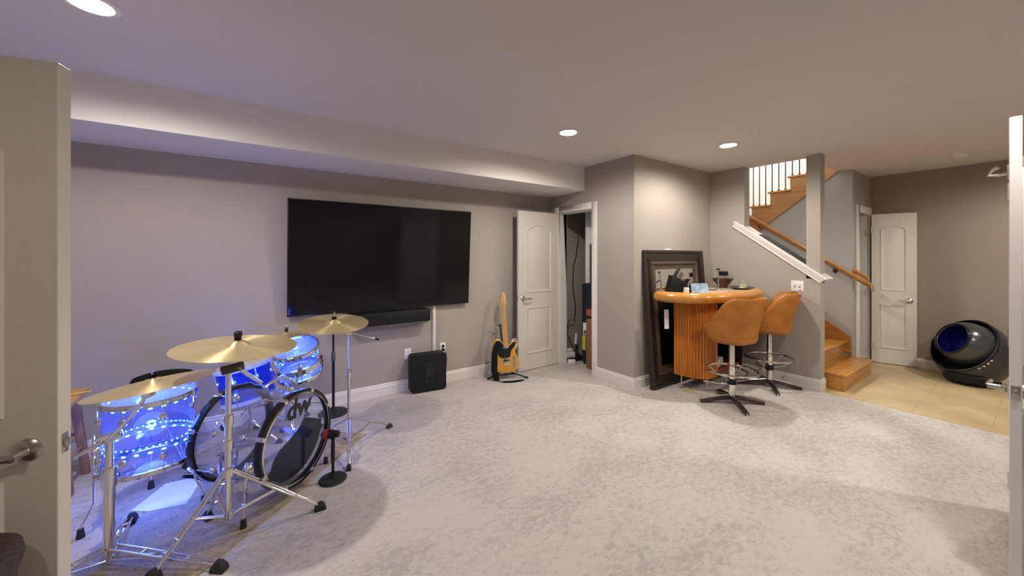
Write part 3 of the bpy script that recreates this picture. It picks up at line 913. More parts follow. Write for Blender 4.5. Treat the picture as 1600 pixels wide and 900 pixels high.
# ------------------------------------------------------------------ corner bar
bar = thing('home_bar', 'small curved wooden bar with fluted front and thick rounded edge in the corner', 'bar', (4.25, 2.2, 0))
BZ0, BZ1 = 0.15, 1.01
# fluted quarter-round end panel: path in plan from the mirror side round to the front
path = [(3.875, 2.40), (3.875, 2.32)]
path += [(3.875 + 0.225 - 0.225 * math.cos(t), 2.285 - 0.225 * math.sin(t)) for t in [PI / 2 * i / 10 for i in range(11)]]
path += [(4.135, 2.06)]
def resample(p, step):
    out = [p[0]]; acc = 0.0
    for a, b in zip(p, p[1:]):
        L = math.dist(a, b); d = step - acc
        while d <= L:
            out.append((a[0] + (b[0] - a[0]) * d / L, a[1] + (b[1] - a[1]) * d / L)); d += step
        acc = (acc + L) % step
    return out
rs = resample(path, 0.0075)
front = []
for i, p in enumerate(rs):
    a, c = rs[max(i - 1, 0)], rs[min(i + 1, len(rs) - 1)]
    tx, ty = c[0] - a[0], c[1] - a[1]
    l = math.hypot(tx, ty)
    nx, ny = ty / l, -tx / l
    k = i % 4
    h = (0.0, 0.008, 0.011, 0.008)[k]
    front.append((p[0] - nx * -h if False else p[0] + (-abs(0)) + (nx * h if nx * (3.9 - 4.2) + ny * -1 > 0 else -nx * h), p[1] + (ny * h if nx * (3.9 - 4.2) + ny * -1 > 0 else -ny * h)))
inner = [(4.135, 2.085), (4.10, 2.085)] + [(4.10 - 0.20 * math.sin(t), 2.285 - 0.20 * math.cos(t)) for t in [PI / 2 * i / 8 for i in range(9)]] + [(3.90, 2.40)]
MB().prism(front + inner, BZ0, BZ1).build('fluted_panel', 'barwood', bar, ang=28)
MB().box(4.72, 4.745, 2.07, 2.40, BZ0, BZ1).build('side_panel', 'black', bar, bevel=0.003)
MB().box(3.90, 4.72, 2.375, 2.40, BZ0, BZ1).build('back_panel', 'black', bar)
MB().box(4.112, 4.15, 2.086, 2.375, BZ0, BZ1).build('inner_side', 'black', bar)
MB().box(4.15, 4.72, 2.09, 2.375, BZ0, BZ0 + 0.06).build('bottom_shelf', 'barred', bar, bevel=0.003)
MB().box(4.15, 4.72, 2.16, 2.375, 0.60, 0.62).build('shelf', 'barred', bar, bevel=0.003)
MB().box(4.15, 4.72, 2.10, 2.12, 0.90, BZ1).build('apron', 'black', bar)
# counter
cf = [(3.60, 2.44), (3.575, 2.33), (3.60, 2.20), (3.68, 2.06), (3.82, 1.965), (4.02, 1.915), (4.25, 1.90), (4.50, 1.905), (4.72, 1.915), (4.87, 1.97), (4.95, 2.08)]
def spline(p, n):
    out = []
    for i in range(len(p) - 1):
        p0, p1, p2, p3 = p[max(i - 1, 0)], p[i], p[i + 1], p[min(i + 2, len(p) - 1)]
        for k in range(n):
            t = k / n
            out.append(tuple(0.5 * ((2 * b) + (-a + c) * t + (2 * a - 5 * b + 4 * c - d) * t * t + (-a + 3 * b - 3 * c + d) * t ** 3) for a, b, c, d in zip(p0, p1, p2, p3)))
    out.append(p[-1])
    return out
cfs = spline(cf, 5)
MB().prism(cfs + [(4.95, 2.12), (5.0, 2.44)], BZ1, 1.07).build('counter_top', 'bartop', bar, bevel=0.004)
e = MB()
ep = [(x, y, 1.030) for x, y in cfs]
rads = [0.056] * len(ep)
rads[0] = rads[-1] = 0.02; rads[1] = rads[-2] = 0.046
e.tube(ep, rads, 14)
e.build('counter_edge', 'baredge', bar, ang=60)
for x, y in ((3.905, 2.33), (4.05, 2.12), (4.70, 2.12), (4.70, 2.36)):
    MB().cyl((x, y, 0.004), (x, y, BZ0), 0.009, n=10).build('leg', 'chrome', bar)
    MB().cyl((x, y, 0.0), (x, y, 0.008), 0.020, n=12).build('foot', 'chrome', bar)
fr = MB()
fr.tube([(3.93, 2.10, BZ0 - 0.012), (4.02, 1.99, 0.12), (4.20, 1.955, 0.105), (4.60, 1.955, 0.105), (4.70, 2.0, 0.12), (4.72, 2.10, BZ0 - 0.012)], 0.011, 10)
fr.build('foot_rail', 'chrome', bar, ang=60)
bx = MB(frame((4.36, 2.20, 0.211), (0, 0, 1), (1, 0.25, 0)))
bx.box(-0.14, 0.14, -0.06, 0.06, 0, 0.075)
bx.build('storage_box', 'white_plastic', label='white box lying on the lower shelf inside the bar', cat='box', bevel=0.004)
MB(Matrix.Translation((3.885, 2.235, 0)) @ Matrix.Rotation(0.4, 4, 'Z')).prism([(-0.07, -0.03), (0.02, -0.055), (0.10, -0.03), (0.07, 0.04), (0.0, 0.045), (-0.05, 0.035)], 0.0, 0.004).build('yellow_cloth', 'gold', label='pale yellow cloth on the carpet under the bar leg', cat='cloth')

# leaning framed mirror
MX0, MX1, MH = 3.577, 4.80, 1.53
lean = math.atan2(0.125, MH)
Mm = frame(((MX0 + MX1) / 2, 2.462, 0.0), (0, -math.cos(lean), math.sin(lean)), (1, 0, 0))    # x right, y up, z out of the glass
hw = (MX1 - MX0) / 2
mi = thing('framed_mirror', 'large mirror in a dark carved frame leaning on the wall behind the bar', 'mirror', ((MX0 + MX1) / 2, 2.462, 0))
rects = [(0.0, -0.035), (0.0, 0.012), (0.012, 0.022), (0.03, 0.022), (0.04, 0.012), (0.05, 0.012), (0.13, 0.0), (0.14, 0.008), (0.16, 0.008), (0.172, -0.012), (0.222, -0.016)]
def rect(o, z): return [Vector((-hw + o, 0.002 + o, z)), Vector((hw - o, 0.002 + o, z)), Vector((hw - o, MH - o, z)), Vector((-hw + o, MH - o, z))]
MB(Mm).rings([rect(o, z) for o, z in rects[:7]], cap0=True, cap1=False).build('frame', 'mframe', mi, ang=20)
MB(Mm).rings([rect(o, z) for o, z in rects[6:]], cap0=False, cap1=False).build('inner_frame', 'mframe_hi', mi, ang=20)
MB(Mm).rings([rect(0.215, -0.018), rect(0.215, -0.0165)]).build('glass', 'mirror', mi, smooth=False)
cvl = MB(Mm)
for i in range(56):
    y = 0.10 + i * 0.024
    for sx in (-1, 1):
        cvl.box(sx * (hw - 0.085) - 0.026, sx * (hw - 0.085) + 0.026, y, y + 0.014, 0.0, 0.022)
cvl.build('carved_ribs', 'mframe', mi, smooth=False)['kind'] = 'stuff'
tg = MB(Mm)
tg.box(-0.18, -0.06, MH + 0.003, MH + 0.017, -0.03, 0.005)
tg.build('white_label_strip', 'white_plastic', label='small white strip lying on top of the mirror frame', cat='strip', bevel=0.003)
pp = MB(frame((3.772, 2.425, 0.655), (-0.55, -1, 0.05), (1, -0.55, 0)))
pp.box(-0.022, 0.028, 0.0, 0.21, 0, 0.003)
pp.build('paper_card', 'paper', mi, label='white paper card tucked beside the frame', smooth=False)

# things on the bar counter
CT = 1.0705
kb = thing('knife_block', 'black knife block with black-handled knives on the bar counter', 'knife block', (3.73, 2.30, CT))
Mk = frame((3.73, 2.30, CT), (0, 0, 1), (0.82, -0.57, 0))
MB(Mk).rings([[Vector((x, y, z)) for x, z in ((-0.085, 0), (0.065, 0), (0.08, 0.12), (-0.045, 0.185))] for y in (-0.055, 0.055)]).build('block', 'black', kb, bevel=0.004)
for i, (a, y, ln) in enumerate(((-0.02, -0.03, 0.10), (-0.015, 0.0, 0.115), (-0.02, 0.03, 0.105), (0.025, -0.025, 0.08), (0.025, 0.018, 0.085))):
    p = Mk @ Vector((a + 0.015, y, 0.150 - a * 0.5))
    dr = (Mk.to_3x3() @ Vector((0.48, 0, 0.88))).normalized()
    h = MB().tube([p, p + dr * ln * 0.5, p + dr * ln], [0.010, 0.012, 0.010], 8, sy=0.7).build('knife_handle', 'black_gloss', kb)
    MB().tube([p + dr * ln * 0.2 - Vector((0.006, 0.006, 0)), p + dr * ln * 0.95 - Vector((0.006, 0.006, 0))], 0.0045, 6).build('knife_rivets', 'chrome', h)
ut = thing('utensil_holder', 'small metal holder with wire utensils beside the knife block', 'utensil holder', (3.976, 2.347, CT))
Mu = Matrix.Translation((3.976, 2.347, CT))
MB(Mu).lathe([(0.0, 0), (0.045, 0), (0.048, 0.10), (0.044, 0.10), (0.041, 0.005), (0.0, 0.005)], 20).build('cup', 'black', ut)
wsk = MB(Mu)
for i in range(6):
    a = PI * i / 6
    wsk.tube([(0.0, 0.0, 0.08)] + [(0.030 * math.cos(a) * math.sin(PI * t / 8), 0.030 * math.sin(a) * math.sin(PI * t / 8), 0.09 + 0.011 * t) for t in range(1, 8)] + [(0, 0, 0.185)], 0.0016, 5)
wsk.build('whisk_wires', 'chrome', ut)
bk = thing('card_stand', 'small pale blue and white booklet propped on the bar counter', 'booklet', (3.83, 2.10, CT))
Mb = frame((3.83, 2.10, CT), (0, 0, 1), (0.90, -0.43, 0))
MB(Mb).rings([[Vector((x, y, z)) for y, z in ((-0.035, 0.0), (-0.015, 0.105), (-0.011, 0.105), (-0.031, 0.0))] for x in (-0.095, 0.10)]).build('front_cover', 'cover', bk)
MB(Mb).rings([[Vector((x, y, z)) for y, z in ((0.035, 0.0), (-0.009, 0.112), (-0.013, 0.112), (0.031, 0.0))] for x in (-0.10, 0.105)]).build('back_board', 'black', bk)
wb = MB(frame((3.69, 2.145, CT), (0, 0, 1), (0.90, -0.43, 0))).box(-0.018, 0.018, -0.02, 0.02, 0, 0.062)
wb.build('white_packet', 'white_plastic', label='small white packet between knife block and booklet', cat='packet', bevel=0.002)
cs = thing('bar_tool', 'slim chrome bar tool with a black knob standing on the counter', 'bar tool', (4.447, 2.20, CT))
Mc = Matrix.Translation((4.447, 2.20, CT))
MB(Mc).lathe([(0, 0), (0.032, 0), (0.032, 0.006), (0.012, 0.012), (0.008, 0.03), (0.011, 0.05), (0.006, 0.07), (0.0075, 0.13), (0.005, 0.15), (0.007, 0.223), (0, 0.225)], 18).build('stem', 'chrome', cs)
MB(Mc).lathe([(0, 0.225), (0.018, 0.225), (0.020, 0.233), (0.018, 0.243), (0, 0.245)], 18).build('knob', 'black', cs)
MB(Mc @ Matrix.Translation((-0.012, 0, 0.125)) @ Matrix.Rotation(-0.35, 4, 'Y')).box(-0.085, 0.0, -0.011, 0.011, 0, 0.012).build('lever', 'black', cs, bevel=0.004)
bw = thing('wooden_bowl', 'dark red-brown wooden bowl on the bar counter', 'bowl', (4.76, 2.30, CT))
MB(Matrix.Translation((4.76, 2.30, CT))).lathe([(0, 0), (0.05, 0), (0.053, 0.012), (0.075, 0.05), (0.122, 0.112), (0.118, 0.114), (0.07, 0.058), (0.045, 0.022), (0, 0.02)], 32).build('bowl_shell', 'darkwood', bw)
jr = thing('jar', 'glass jar with a black square lid behind the wooden bowl', 'jar', (4.935, 2.385, CT))
Mj = frame((4.935, 2.38, CT), (0, 0, 1), (0.8, -0.6, 0))
MB(Mj).box(-0.04, 0.04, -0.04, 0.04, 0.0, 0.14).build('jar_body', 'glass', jr, bevel=0.012)
MB(Mj).box(-0.043, 0.043, -0.043, 0.043, 0.14, 0.195).build('lid', 'black', jr, bevel=0.004)
ty = thing('serving_tray', 'round silver tray with a dark rim on the bar counter', 'tray', (4.72, 2.075, CT))
MB(Matrix.Translation((4.72, 2.065, CT))).lathe([(0, 0), (0.08, 0), (0.122, 0.018), (0.125, 0.024), (0.119, 0.024), (0.08, 0.007), (0, 0.007)], 36).build('tray_dish', 'silver', ty)
MB(Matrix.Translation((4.72, 2.065, CT))).ring((0, 0, 0.0235), 0.124, 0.004).build('tray_rim', 'dark_metal', ty)
cdl = thing('candle', 'pale green candle in a clear glass on the silver tray', 'candle', (4.73, 2.06, CT + 0.0075))
Mq = Matrix.Translation((4.735, 2.055, CT + 0.0078))
MB(Mq).lathe([(0, 0), (0.042, 0), (0.052, 0.03), (0.048, 0.075), (0.042, 0.088), (0.039, 0.086), (0.045, 0.072), (0.048, 0.032), (0.04, 0.004), (0, 0.004)], 24).build('glass_cup', 'glass', cdl)
MB(Mq).lathe([(0, 0.0045), (0.038, 0.0045), (0.044, 0.03), (0.043, 0.052), (0, 0.052)], 24).build('wax', 'wax', cdl)
MB(Mq).cyl((0, 0, 0.052), (0, 0, 0.062), 0.0015, n=6).build('wick', 'black', cdl)
tlg = MB(Matrix.Translation((4.665, 2.045, CT + 0.0078))).lathe([(0, 0), (0.020, 0), (0.022, 0.02), (0.0, 0.022)], 18)
tlg.build('tea_light', 'white_plastic', label='small white tea light on the silver tray', cat='candle', bevel=0.002)
ct2 = MB(Matrix.Translation((4.30, 2.20, CT + 0.0002))).lathe([(0, 0), (0.055, 0), (0.055, 0.006), (0, 0.006)], 24)
ct2.build('coaster', 'silver', label='flat round coaster at the foot of the chrome bar tool', cat='coaster')

# switch plate on the stair wall
swp = thing('switch_plate', 'white double switch plate on the stair wall above the stools', 'switch plate', (XK - 0.004, 1.627, 1.06))
MB().box(XK - 0.006, XK - 0.0003, 1.567, 1.688, 1.062, 1.180).build('plate', 'white_plastic', swp, bevel=0.003)
for y in (1.604, 1.650):
    MB().box(XK - 0.0066, XK - 0.0058, y - 0.008, y + 0.008, 1.106, 1.136).build('toggle_slot', 'grey_metal', swp, smooth=False)
    MB().box(XK - 0.015, XK - 0.006, y - 0.005, y + 0.005, 1.117, 1.134).build('toggle', 'white_plastic', swp, bevel=0.002)
MB().box(XK - 0.0068, XK - 0.0058, 1.586, 1.612, 1.072, 1.080).build('red_mark', 'red', swp, label='small red mark', smooth=False)


# ------------------------------------------------------------------ bar stools
def bar_stool():
    t = thing('bar_stool', '', 'bar stool', (0, 0, 0))
    # column with stepped sections
    MB().lathe([(0.0, 0.06), (0.030, 0.06), (0.030, 0.34), (0.026, 0.345), (0.026, 0.56), (0.024, 0.60), (0.0, 0.60)], 20).build('column', 'chrome', t)
    MB().lathe([(0.031, 0.19), (0.042, 0.195), (0.042, 0.245), (0.031, 0.25)], 20, loop=True).build('collar', 'black', t)
    for k in range(4):
        M = Matrix.Rotation(PI / 2 * k, 4, 'Z')
        a = MB(M)
        prof = [(0.0, 0.085, 0.026), (0.05, 0.083, 0.025), (0.15, 0.066, 0.021), (0.25, 0.046, 0.018), (0.30, 0.037, 0.018)]
        a.rings([[Vector((x, s, zt - h)) for s, h in ((-w * 0.8, 0.040), (w * 0.8, 0.040))] + [Vector((x, w, zt - 0.008)), Vector((x, w * 0.6, zt)), Vector((x, -w * 0.6, zt)), Vector((x, -w, zt - 0.008))] for x, zt, w in [(p[0] if p[0] else 0.012, p[1], p[2]) for p in prof]])
        leg = a.build('leg', 'dark_metal', t, ang=40)
        MB(M).cyl((0.288, 0, 0.0), (0.288, 0, 0.022), 0.014, n=12).build('glide', 'chrome', leg)
        MB(M).tube([(0.03, 0, 0.087), (0.15, 0, 0.068), (0.25, 0, 0.048), (0.298, 0, 0.038)], 0.0035, 6).build('leg_trim', 'chrome', leg)
    MB().ring((0, 0, 0.33), 0.225, 0.011, 44, 10).build('foot_ring', 'chrome', t)
    for k in range(4):
        M = Matrix.Rotation(PI / 4 + PI / 2 * k, 4, 'Z')
        MB(M).tube([(0.026, 0, 0.225), (0.12, 0, 0.265), (0.222, 0, 0.325)], 0.007, 8).build('ring_spoke', 'chrome', t)
    MB().box(-0.10, 0.10, -0.10, 0.10, 0.598, 0.613).build('mount_plate', 'iron', t, bevel=0.004)
    # upholstered shell, opening towards +X
    n = 28
    def shell_pt(u, s, off):
        # u in [-1,1] round the shell (0 = middle of the back, +-1 = front lip), s in [0,1] from the bottom to the rim
        ang = PI + u * PI * 0.86
        e = 0.0
        A, B = 0.235, 0.25
        q = 2.7
        cx, sy = math.cos(ang), math.sin(ang)
        rr = (abs(cx / A) ** q + abs(sy / B) ** q) ** (-1 / q)
        flare = 0.82 + 0.18 * s if abs(u) < 2 else 1
        back = max(0.0, 1 - abs(u) / 0.80)
        top = 0.155 + 0.275 * (0.5 - 0.5 * math.cos(PI * min(1, back * 2.1)))
        x = rr * cx * flare - 0.055 * s * s * (0.5 - 0.5 * math.cos(PI * min(1, back * 1.5)))
        y = rr * sy * flare
        z = 0.613 + (0.015 if abs(u) < 3 else 0) + top * s
        nrm = Vector((cx / A, sy / B, -0.15)).normalized()
        p = Vector((x, y, z)) - nrm * off
        return p
    mb = MB()
    rings = []
    us = [-1 + 2 * i / n for i in range(n + 1)]
    S = [0, 0.08, 0.3, 0.55, 0.8, 0.95, 1.0]
    for u in us:
        o = [shell_pt(u, s, 0.012 if s in (0, 1.0) else 0.0) for s in S]
        i_ = [shell_pt(u, s, 0.045 if s < 0.9 else 0.033) for s in reversed(S)]
        rings.append(o + i_)
    mb.rings(rings)
    mb.build('shell', 'leather', t, ang=60)
    # seat base and cushion
    def oval(sc, z): return [Vector((0.235 * sc * math.copysign(abs(math.cos(a)) ** 0.75, math.cos(a)), 0.25 * sc * math.copysign(abs(math.sin(a)) ** 0.75, math.sin(a)), z)) for a in [2 * PI * i / 32 for i in range(32)]]
    MB().rings([oval(0.70, 0.613), oval(0.80, 0.622), oval(0.86, 0.66), oval(0.86, 0.68)]).build('seat_base', 'leather', t, ang=50)
    MB().rings([oval(0.80, 0.68), oval(0.855, 0.70), oval(0.85, 0.73), oval(0.78, 0.752), oval(0.5, 0.762)]).build('seat_cushion', 'leather_in', t, ang=60)
    return t


def copy_tree(o, parent=None):
    c = o.copy(); COL.objects.link(c)
    if parent is not None:
        c.parent = parent
    for ch in list(o.children):
        copy_tree(ch, c)
    return c


def set_swivel(root, base_rot, seat_rot):
    # the base and the swivelling seat of one stool are turned separately
    for ch in root.children:
        if ch.name.split('.')[0] in ('shell', 'seat_base', 'seat_cushion', 'mount_plate'):
            ch.rotation_euler = (0, 0, seat_rot)
        else:
            ch.rotation_euler = (0, 0, base_rot)


s1 = bar_stool()
s2 = copy_tree(s1)
s1.location = (3.905, 1.80, 0)
set_swivel(s1, math.radians(45 + 4), math.radians(84))
s2.location = (4.75, 1.79, 0)
set_swivel(s2, math.radians(35), math.radians(112))
tag(s1, 'tan leather swivel bar stool nearer the viewer, showing its back', 'bar stool', group='tan bar stools')
tag(s2, 'tan leather swivel bar stool against the stair wall, seen side-on', 'bar stool', group='tan bar stools')

# ------------------------------------------------------------------ automatic litter box
LC = Vector((6.80, 0.52, 0))
lb_ = thing('litter_box', 'dark grey globe-shaped automatic pet litter box by the brown wall', 'litter box', LC)
cut_n = Vector((-0.74, 0.45, 0.50)).normalized()
cut_c = LC + Vector((-0.02, 0.0, 0.40)) + cut_n * 0.085
def bisect_build(mb, planes, name, m, parent, **kw):
    for co, no, fill in planes:
        g = list(mb.bm.verts) + list(mb.bm.edges) + list(mb.bm.faces)
        r = bmesh.ops.bisect_plane(mb.bm, geom=g, plane_co=co, plane_no=no, clear_outer=True)
        if fill:
            es = [x for x in r['geom_cut'] if isinstance(x, bmesh.types.BMEdge)]
            bmesh.ops.edgeloop_fill(mb.bm, edges=es)
    return mb.build(name, m, parent, **kw)
mb = MB()
mb.ball(LC + Vector((0.0, 0.0, 0.345)), 0.300, 0.315, 0.375, 48)
bisect_build(mb, [(LC + Vector((0, 0, 0.03)), Vector((0, 0, -1)), True), (cut_c, cut_n, False)], 'base_shell', 'petgrey', lb_, ang=45)
MB(Matrix.Translation(LC)).lathe([(0, 0), (0.17, 0), (0.20, 0.012), (0.22, 0.05), (0, 0.05)], 40).build('foot_ring', 'black', lb_)
# rim of the bezel: an ellipse where the shell is cut
Mr = frame(cut_c, cut_n, (0, 1, 0))
rp = []
for i in range(56):
    a = 2 * PI * i / 56
    dvec = (Mr.to_3x3() @ Vector((math.cos(a), math.sin(a), 0)))
    # distance to the ellipsoid along dvec
    o = cut_c - (LC + Vector((0, 0, 0.345)))
    ra = (0.300, 0.315, 0.375)
    A = sum((dvec[k] / ra[k]) ** 2 for k in range(3)); B = 2 * sum(o[k] * dvec[k] / ra[k] ** 2 for k in range(3)); Cc = sum((o[k] / ra[k]) ** 2 for k in range(3)) - 1
    tt = (-B + math.sqrt(max(B * B - 4 * A * Cc, 0))) / (2 * A)
    rp.append(cut_c + dvec * (tt - 0.004))
MB().tube(rp, 0.013, 8, closed=True).build('bezel', 'black_gloss', lb_)
# globe with a round opening
gc = LC + Vector((-0.045, 0.02, 0.445))
gf = Vector((-0.70, 0.66, 0.38)).normalized()
mb = MB(frame(gc, gf))
Rg = 0.248
op = 0.82
prof = [(1e-4, -Rg)] + [(Rg * math.sin(PI - (PI - op) * i / 24), Rg * math.cos(PI - (PI - op) * i / 24)) for i in range(1, 25)]
prof += [(Rg * math.sin(op) - 0.010, Rg * math.cos(op) + 0.004), (Rg * math.sin(op) - 0.018, Rg * math.cos(op) - 0.006)]
mb.lathe(prof, 48, caps=False).build('globe', 'petglobe', lb_, ang=50)
mb = MB(frame(gc, gf))
Ri = Rg - 0.02
mb.lathe([(1e-4, -Ri)] + [(Ri * math.sin(PI - (PI - op) * i / 20), Ri * math.cos(PI - (PI - op) * i / 20)) for i in range(1, 21)], 40, caps=False).build('inner_liner', 'petblue', lb_, label='dark blue inner liner', ang=50)
MB(frame(gc, gf)).ring((0, 0, Rg * math.cos(op) + 0.001), Rg * math.sin(op) - 0.004, 0.011, 48, 8).build('opening_rim', 'black_gloss', lb_)
for k in (17.6, 18.9, 20.2, 21.5):
    p = rp[int(k)].lerp(rp[int(k) + 1], k % 1)
    q = p + (p - cut_c).normalized() * 0.010 - cut_n * 0.016
    MB().ball(q, 0.012, 0.013, 0.008, 10).build('button', 'white_plastic', lb_)
MB(Matrix.Translation(LC)).lathe([(0.225, 0.035), (0.262, 0.055), (0.272, 0.12), (0.262, 0.13), (0.225, 0.06)], 20, loop=True, a0=PI * 0.75, a1=PI * 1.15).build('waste_drawer', 'black', lb_, bevel=0.004)


# ------------------------------------------------------------------ rug, sheet and drum kit
RT = 0.008
ra_, rb_ = Vector((0.707, 0.707, 0)), Vector((-0.707, 0.707, 0))
E1 = Vector((0.775, 3.185, 0))
def rugp(a, b, z): return E1 - ra_ * a + rb_ * b + Vector((0, 0, z))
rg = thing('drum_rug', 'beige patterned rug under the drum kit', 'rug', (0, 2.9, 0))
nu, nv = 40, 16
b = MB()
rand = random.Random(3)
grid = []
top = []
for i in range(nu + 1):
    row = []
    for j in range(nv + 1):
        a = 0.0 + 2.05 * i / nu
        v = 1.05 * j / nv
        wob = 0.012 * math.sin(a * 5.1) + 0.006 * math.sin(a * 13) if j == 0 else 0
        row.append(rugp(a, v + wob, RT))
    top.append(row)
tv_ = [[b.vt(p) for p in r] for r in top]
bv_ = [[b.vt(p - Vector((0, 0, RT - 0.0005))) for p in r] for r in top]
for i in range(nu):
    for j in range(nv):
        b.f((tv_[i][j], tv_[i + 1][j], tv_[i + 1][j + 1], tv_[i][j + 1]))
for i in range(nu):
    b.f((tv_[i][0], bv_[i][0], bv_[i + 1][0], tv_[i + 1][0])); b.f((tv_[i][nv], tv_[i + 1][nv], bv_[i + 1][nv], bv_[i][nv]))
for j in range(nv):
    b.f((tv_[0][j], tv_[0][j + 1], bv_[0][j + 1], bv_[0][j])); b.f((tv_[nu][j], bv_[nu][j], bv_[nu][j + 1], tv_[nu][j + 1]))
b.build('rug_field', 'rug', rg, smooth=False)
b = MB()
bt_ = []
for i in range(41):
    a = 2.05 * i / 40
    wob = 0.012 * math.sin(a * 5.1) + 0.006 * math.sin(a * 13)
    bt_.append([rugp(a, wob + 0.003, RT + 0.0002), rugp(a, wob * 0.7 + 0.115, RT + 0.0002), rugp(a, wob * 0.7 + 0.115, RT + 0.0006), rugp(a, wob + 0.003, RT + 0.0006)])
b.rings(bt_)
b.build('rug_border', 'rug_edge', rg, label='tan border of the rug', smooth=False)
b = MB()
for o in (0.0, 0.05):
    b.tube([rugp(2.05 * i / 40, 0.012 * math.sin(2.05 * i / 40 * 5.1) + 0.006 * math.sin(2.05 * i / 40 * 13) + 0.004 + o, RT * 0.55 if o == 0 else RT - 0.0006) for i in range(41)], 0.0042 if o == 0 else 0.001, 6)
b.build('rug_binding', 'rug_edge', rg)
def zf(x, y):
    r = Vector((x, y, 0)) - E1
    a, v = -r.dot(ra_), r.dot(rb_)
    return F0 if -0.03 < a < 2.08 and -0.03 < v < 1.08 else 0.001
F0 = RT + 0.001                    # where things stand on the rug
b = MB()
b.prism([(-0.555, 2.985), (-0.44, 3.215), (-0.30, 3.20), (-0.262, 3.12), (-0.305, 2.885), (-0.47, 2.92)], F0, F0 + 0.002)
b.build('white_sheet', 'paper', label='smooth white sheet on the rug under the floor tom, glowing blue', cat='sheet', smooth=False)


def thing_m(name, label, cat, M, group=None):
    o = bpy.data.objects.new(name, None)
    o.empty_display_size = 0.05
    COL.objects.link(o)
    o.matrix_world = M
    W[o] = M.copy()
    return tag(o, label, cat, None, group)


def led_mat(name, count, hot=14.0, base=1.2):
    m, nt, bs = new_mat(name)
    N, L = nt.nodes, nt.links
    tc = N.new('ShaderNodeTexCoord')
    sx = N.new('ShaderNodeSeparateXYZ'); L.new(tc.outputs['Object'], sx.inputs[0])
    at = N.new('ShaderNodeMath'); at.operation = 'ARCTAN2'; L.new(sx.outputs[1], at.inputs[0]); L.new(sx.outputs[0], at.inputs[1])
    mu = N.new('ShaderNodeMath'); mu.operation = 'MULTIPLY'; mu.inputs[1].default_value = count; L.new(at.outputs[0], mu.inputs[0])
    co = N.new('ShaderNodeMath'); co.operation = 'COSINE'; L.new(mu.outputs[0], co.inputs[0])
    r = N.new('ShaderNodeValToRGB')
    r.color_ramp.elements[0].position = 0.35; r.color_ramp.elements[0].color = (0.01, 0.16, 1.0, 1)
    r.color_ramp.elements[1].position = 0.75; r.color_ramp.elements[1].color = (0.25, 0.72, 1.0, 1)
    L.new(co.outputs[0], r.inputs['Fac'])
    st = N.new('ShaderNodeMapRange'); st.inputs['From Min'].default_value = 0.3; st.inputs['From Max'].default_value = 0.9
    st.inputs['To Min'].default_value = base; st.inputs['To Max'].default_value = hot
    L.new(co.outputs[0], st.inputs['Value'])
    bs.inputs['Base Color'].default_value = (0.05, 0.2, 0.8, 1)
    L.new(r.outputs['Color'], bs.inputs['Emission Color'])
    L.new(st.outputs[0], bs.inputs['Emission Strength'])
    return m


M_['led_big'] = led_mat('led_tape_large', 22)
M_['led_small'] = led_mat('led_tape_small', 18)
M_['led_fine'] = led_mat('led_tape_fine', 46, 6.0, 0.6)


def hoop_prof(R, z, h, t=0.006, lip=0.010):
    return [(R, z - h / 2), (R + t, z - h / 2), (R + t + 0.002, z - h / 2 + 0.004), (R + t, z), (R + t + 0.002, z + h / 2 - 0.004), (R + t - 0.002, z + h / 2), (R - 0.002, z + h / 2), (R, z + h / 2 - 0.006)]


def tom(root, R, H, shell_m, top_m, bot_m, lugs, strips, watts, hoop_m='chrome'):
    M = W[root]
    sh = MB(M).lathe([(R, -H / 2), (R, H / 2), (R - 0.006, H / 2), (R - 0.006, -H / 2)], 56, loop=True).build('shell', shell_m, root, ang=60)
    MB(M).lathe([(0, H / 2 + 0.001), (R - 0.012, H / 2 + 0.001), (R + 0.001, H / 2 - 0.004), (R + 0.001, H / 2 - 0.012), (R + 0.0035, H / 2 - 0.012), (R + 0.0035, H / 2 - 0.002), (R - 0.010, H / 2 + 0.0022), (0, H / 2 + 0.0022)], 56).build('batter_head', top_m, root, ang=60)
    MB(M).lathe([(0, -H / 2 - 0.0022), (R + 0.001, -H / 2 - 0.002), (R + 0.0035, -H / 2 + 0.012), (R + 0.001, -H / 2 + 0.012), (R - 0.01, -H / 2 - 0.001), (0, -H / 2 - 0.001)], 56).build('resonant_head', bot_m, root, ang=60)
    for s in (1, -1):
        MB(M).lathe([(r, s * z) for r, z in hoop_prof(R + 0.004, H / 2, 0.028)], 56, loop=True).build('hoop', hoop_m, root, ang=40)
    for k in range(lugs):
        a = 2 * PI * (k + 0.5) / lugs
        for s in (1, -1):
            Ml = M @ Matrix.Rotation(a, 4, 'Z')
            if H < 0.2 and s == -1:
                continue
            zz = s * (H / 2 - 0.075) if H >= 0.2 else 0
            lg = MB(Ml)
            lg.lathe([(0, 0), (0.019, 0), (0.019, 0.008), (0.013, 0.016), (0, 0.018)], 14, frame((R, 0, zz), (1, 0, 0)))
            l = lg.build('lug', 'chrome', root)
            MB(Ml).cyl((R + 0.013, 0, zz), (R + 0.013, 0, s * (H / 2 + 0.018)), 0.0032, n=6).build('tension_rod', 'chrome', l)
    for z, m in strips:
        MB(M).lathe([(R - 0.008, z - 0.0035), (R - 0.008, z + 0.0035), (R - 0.010, z + 0.0035), (R - 0.010, z - 0.0035)], 72, loop=True).build('led_strip', m, root, label='glowing blue light strip', ang=30)
    if watts:
        for zz in (-0.3 * H, 0.25 * H):
            lamp('led_glow', 'POINT', M @ Vector((0, 0, zz)), watts * 0.5, LED_COLOR, root, shadow_soft_size=0.08)
    return sh


def drum_frame(top, nrm, H):
    nrm = Vector(nrm).normalized()
    return frame(Vector(top) - nrm * (H / 2), nrm)


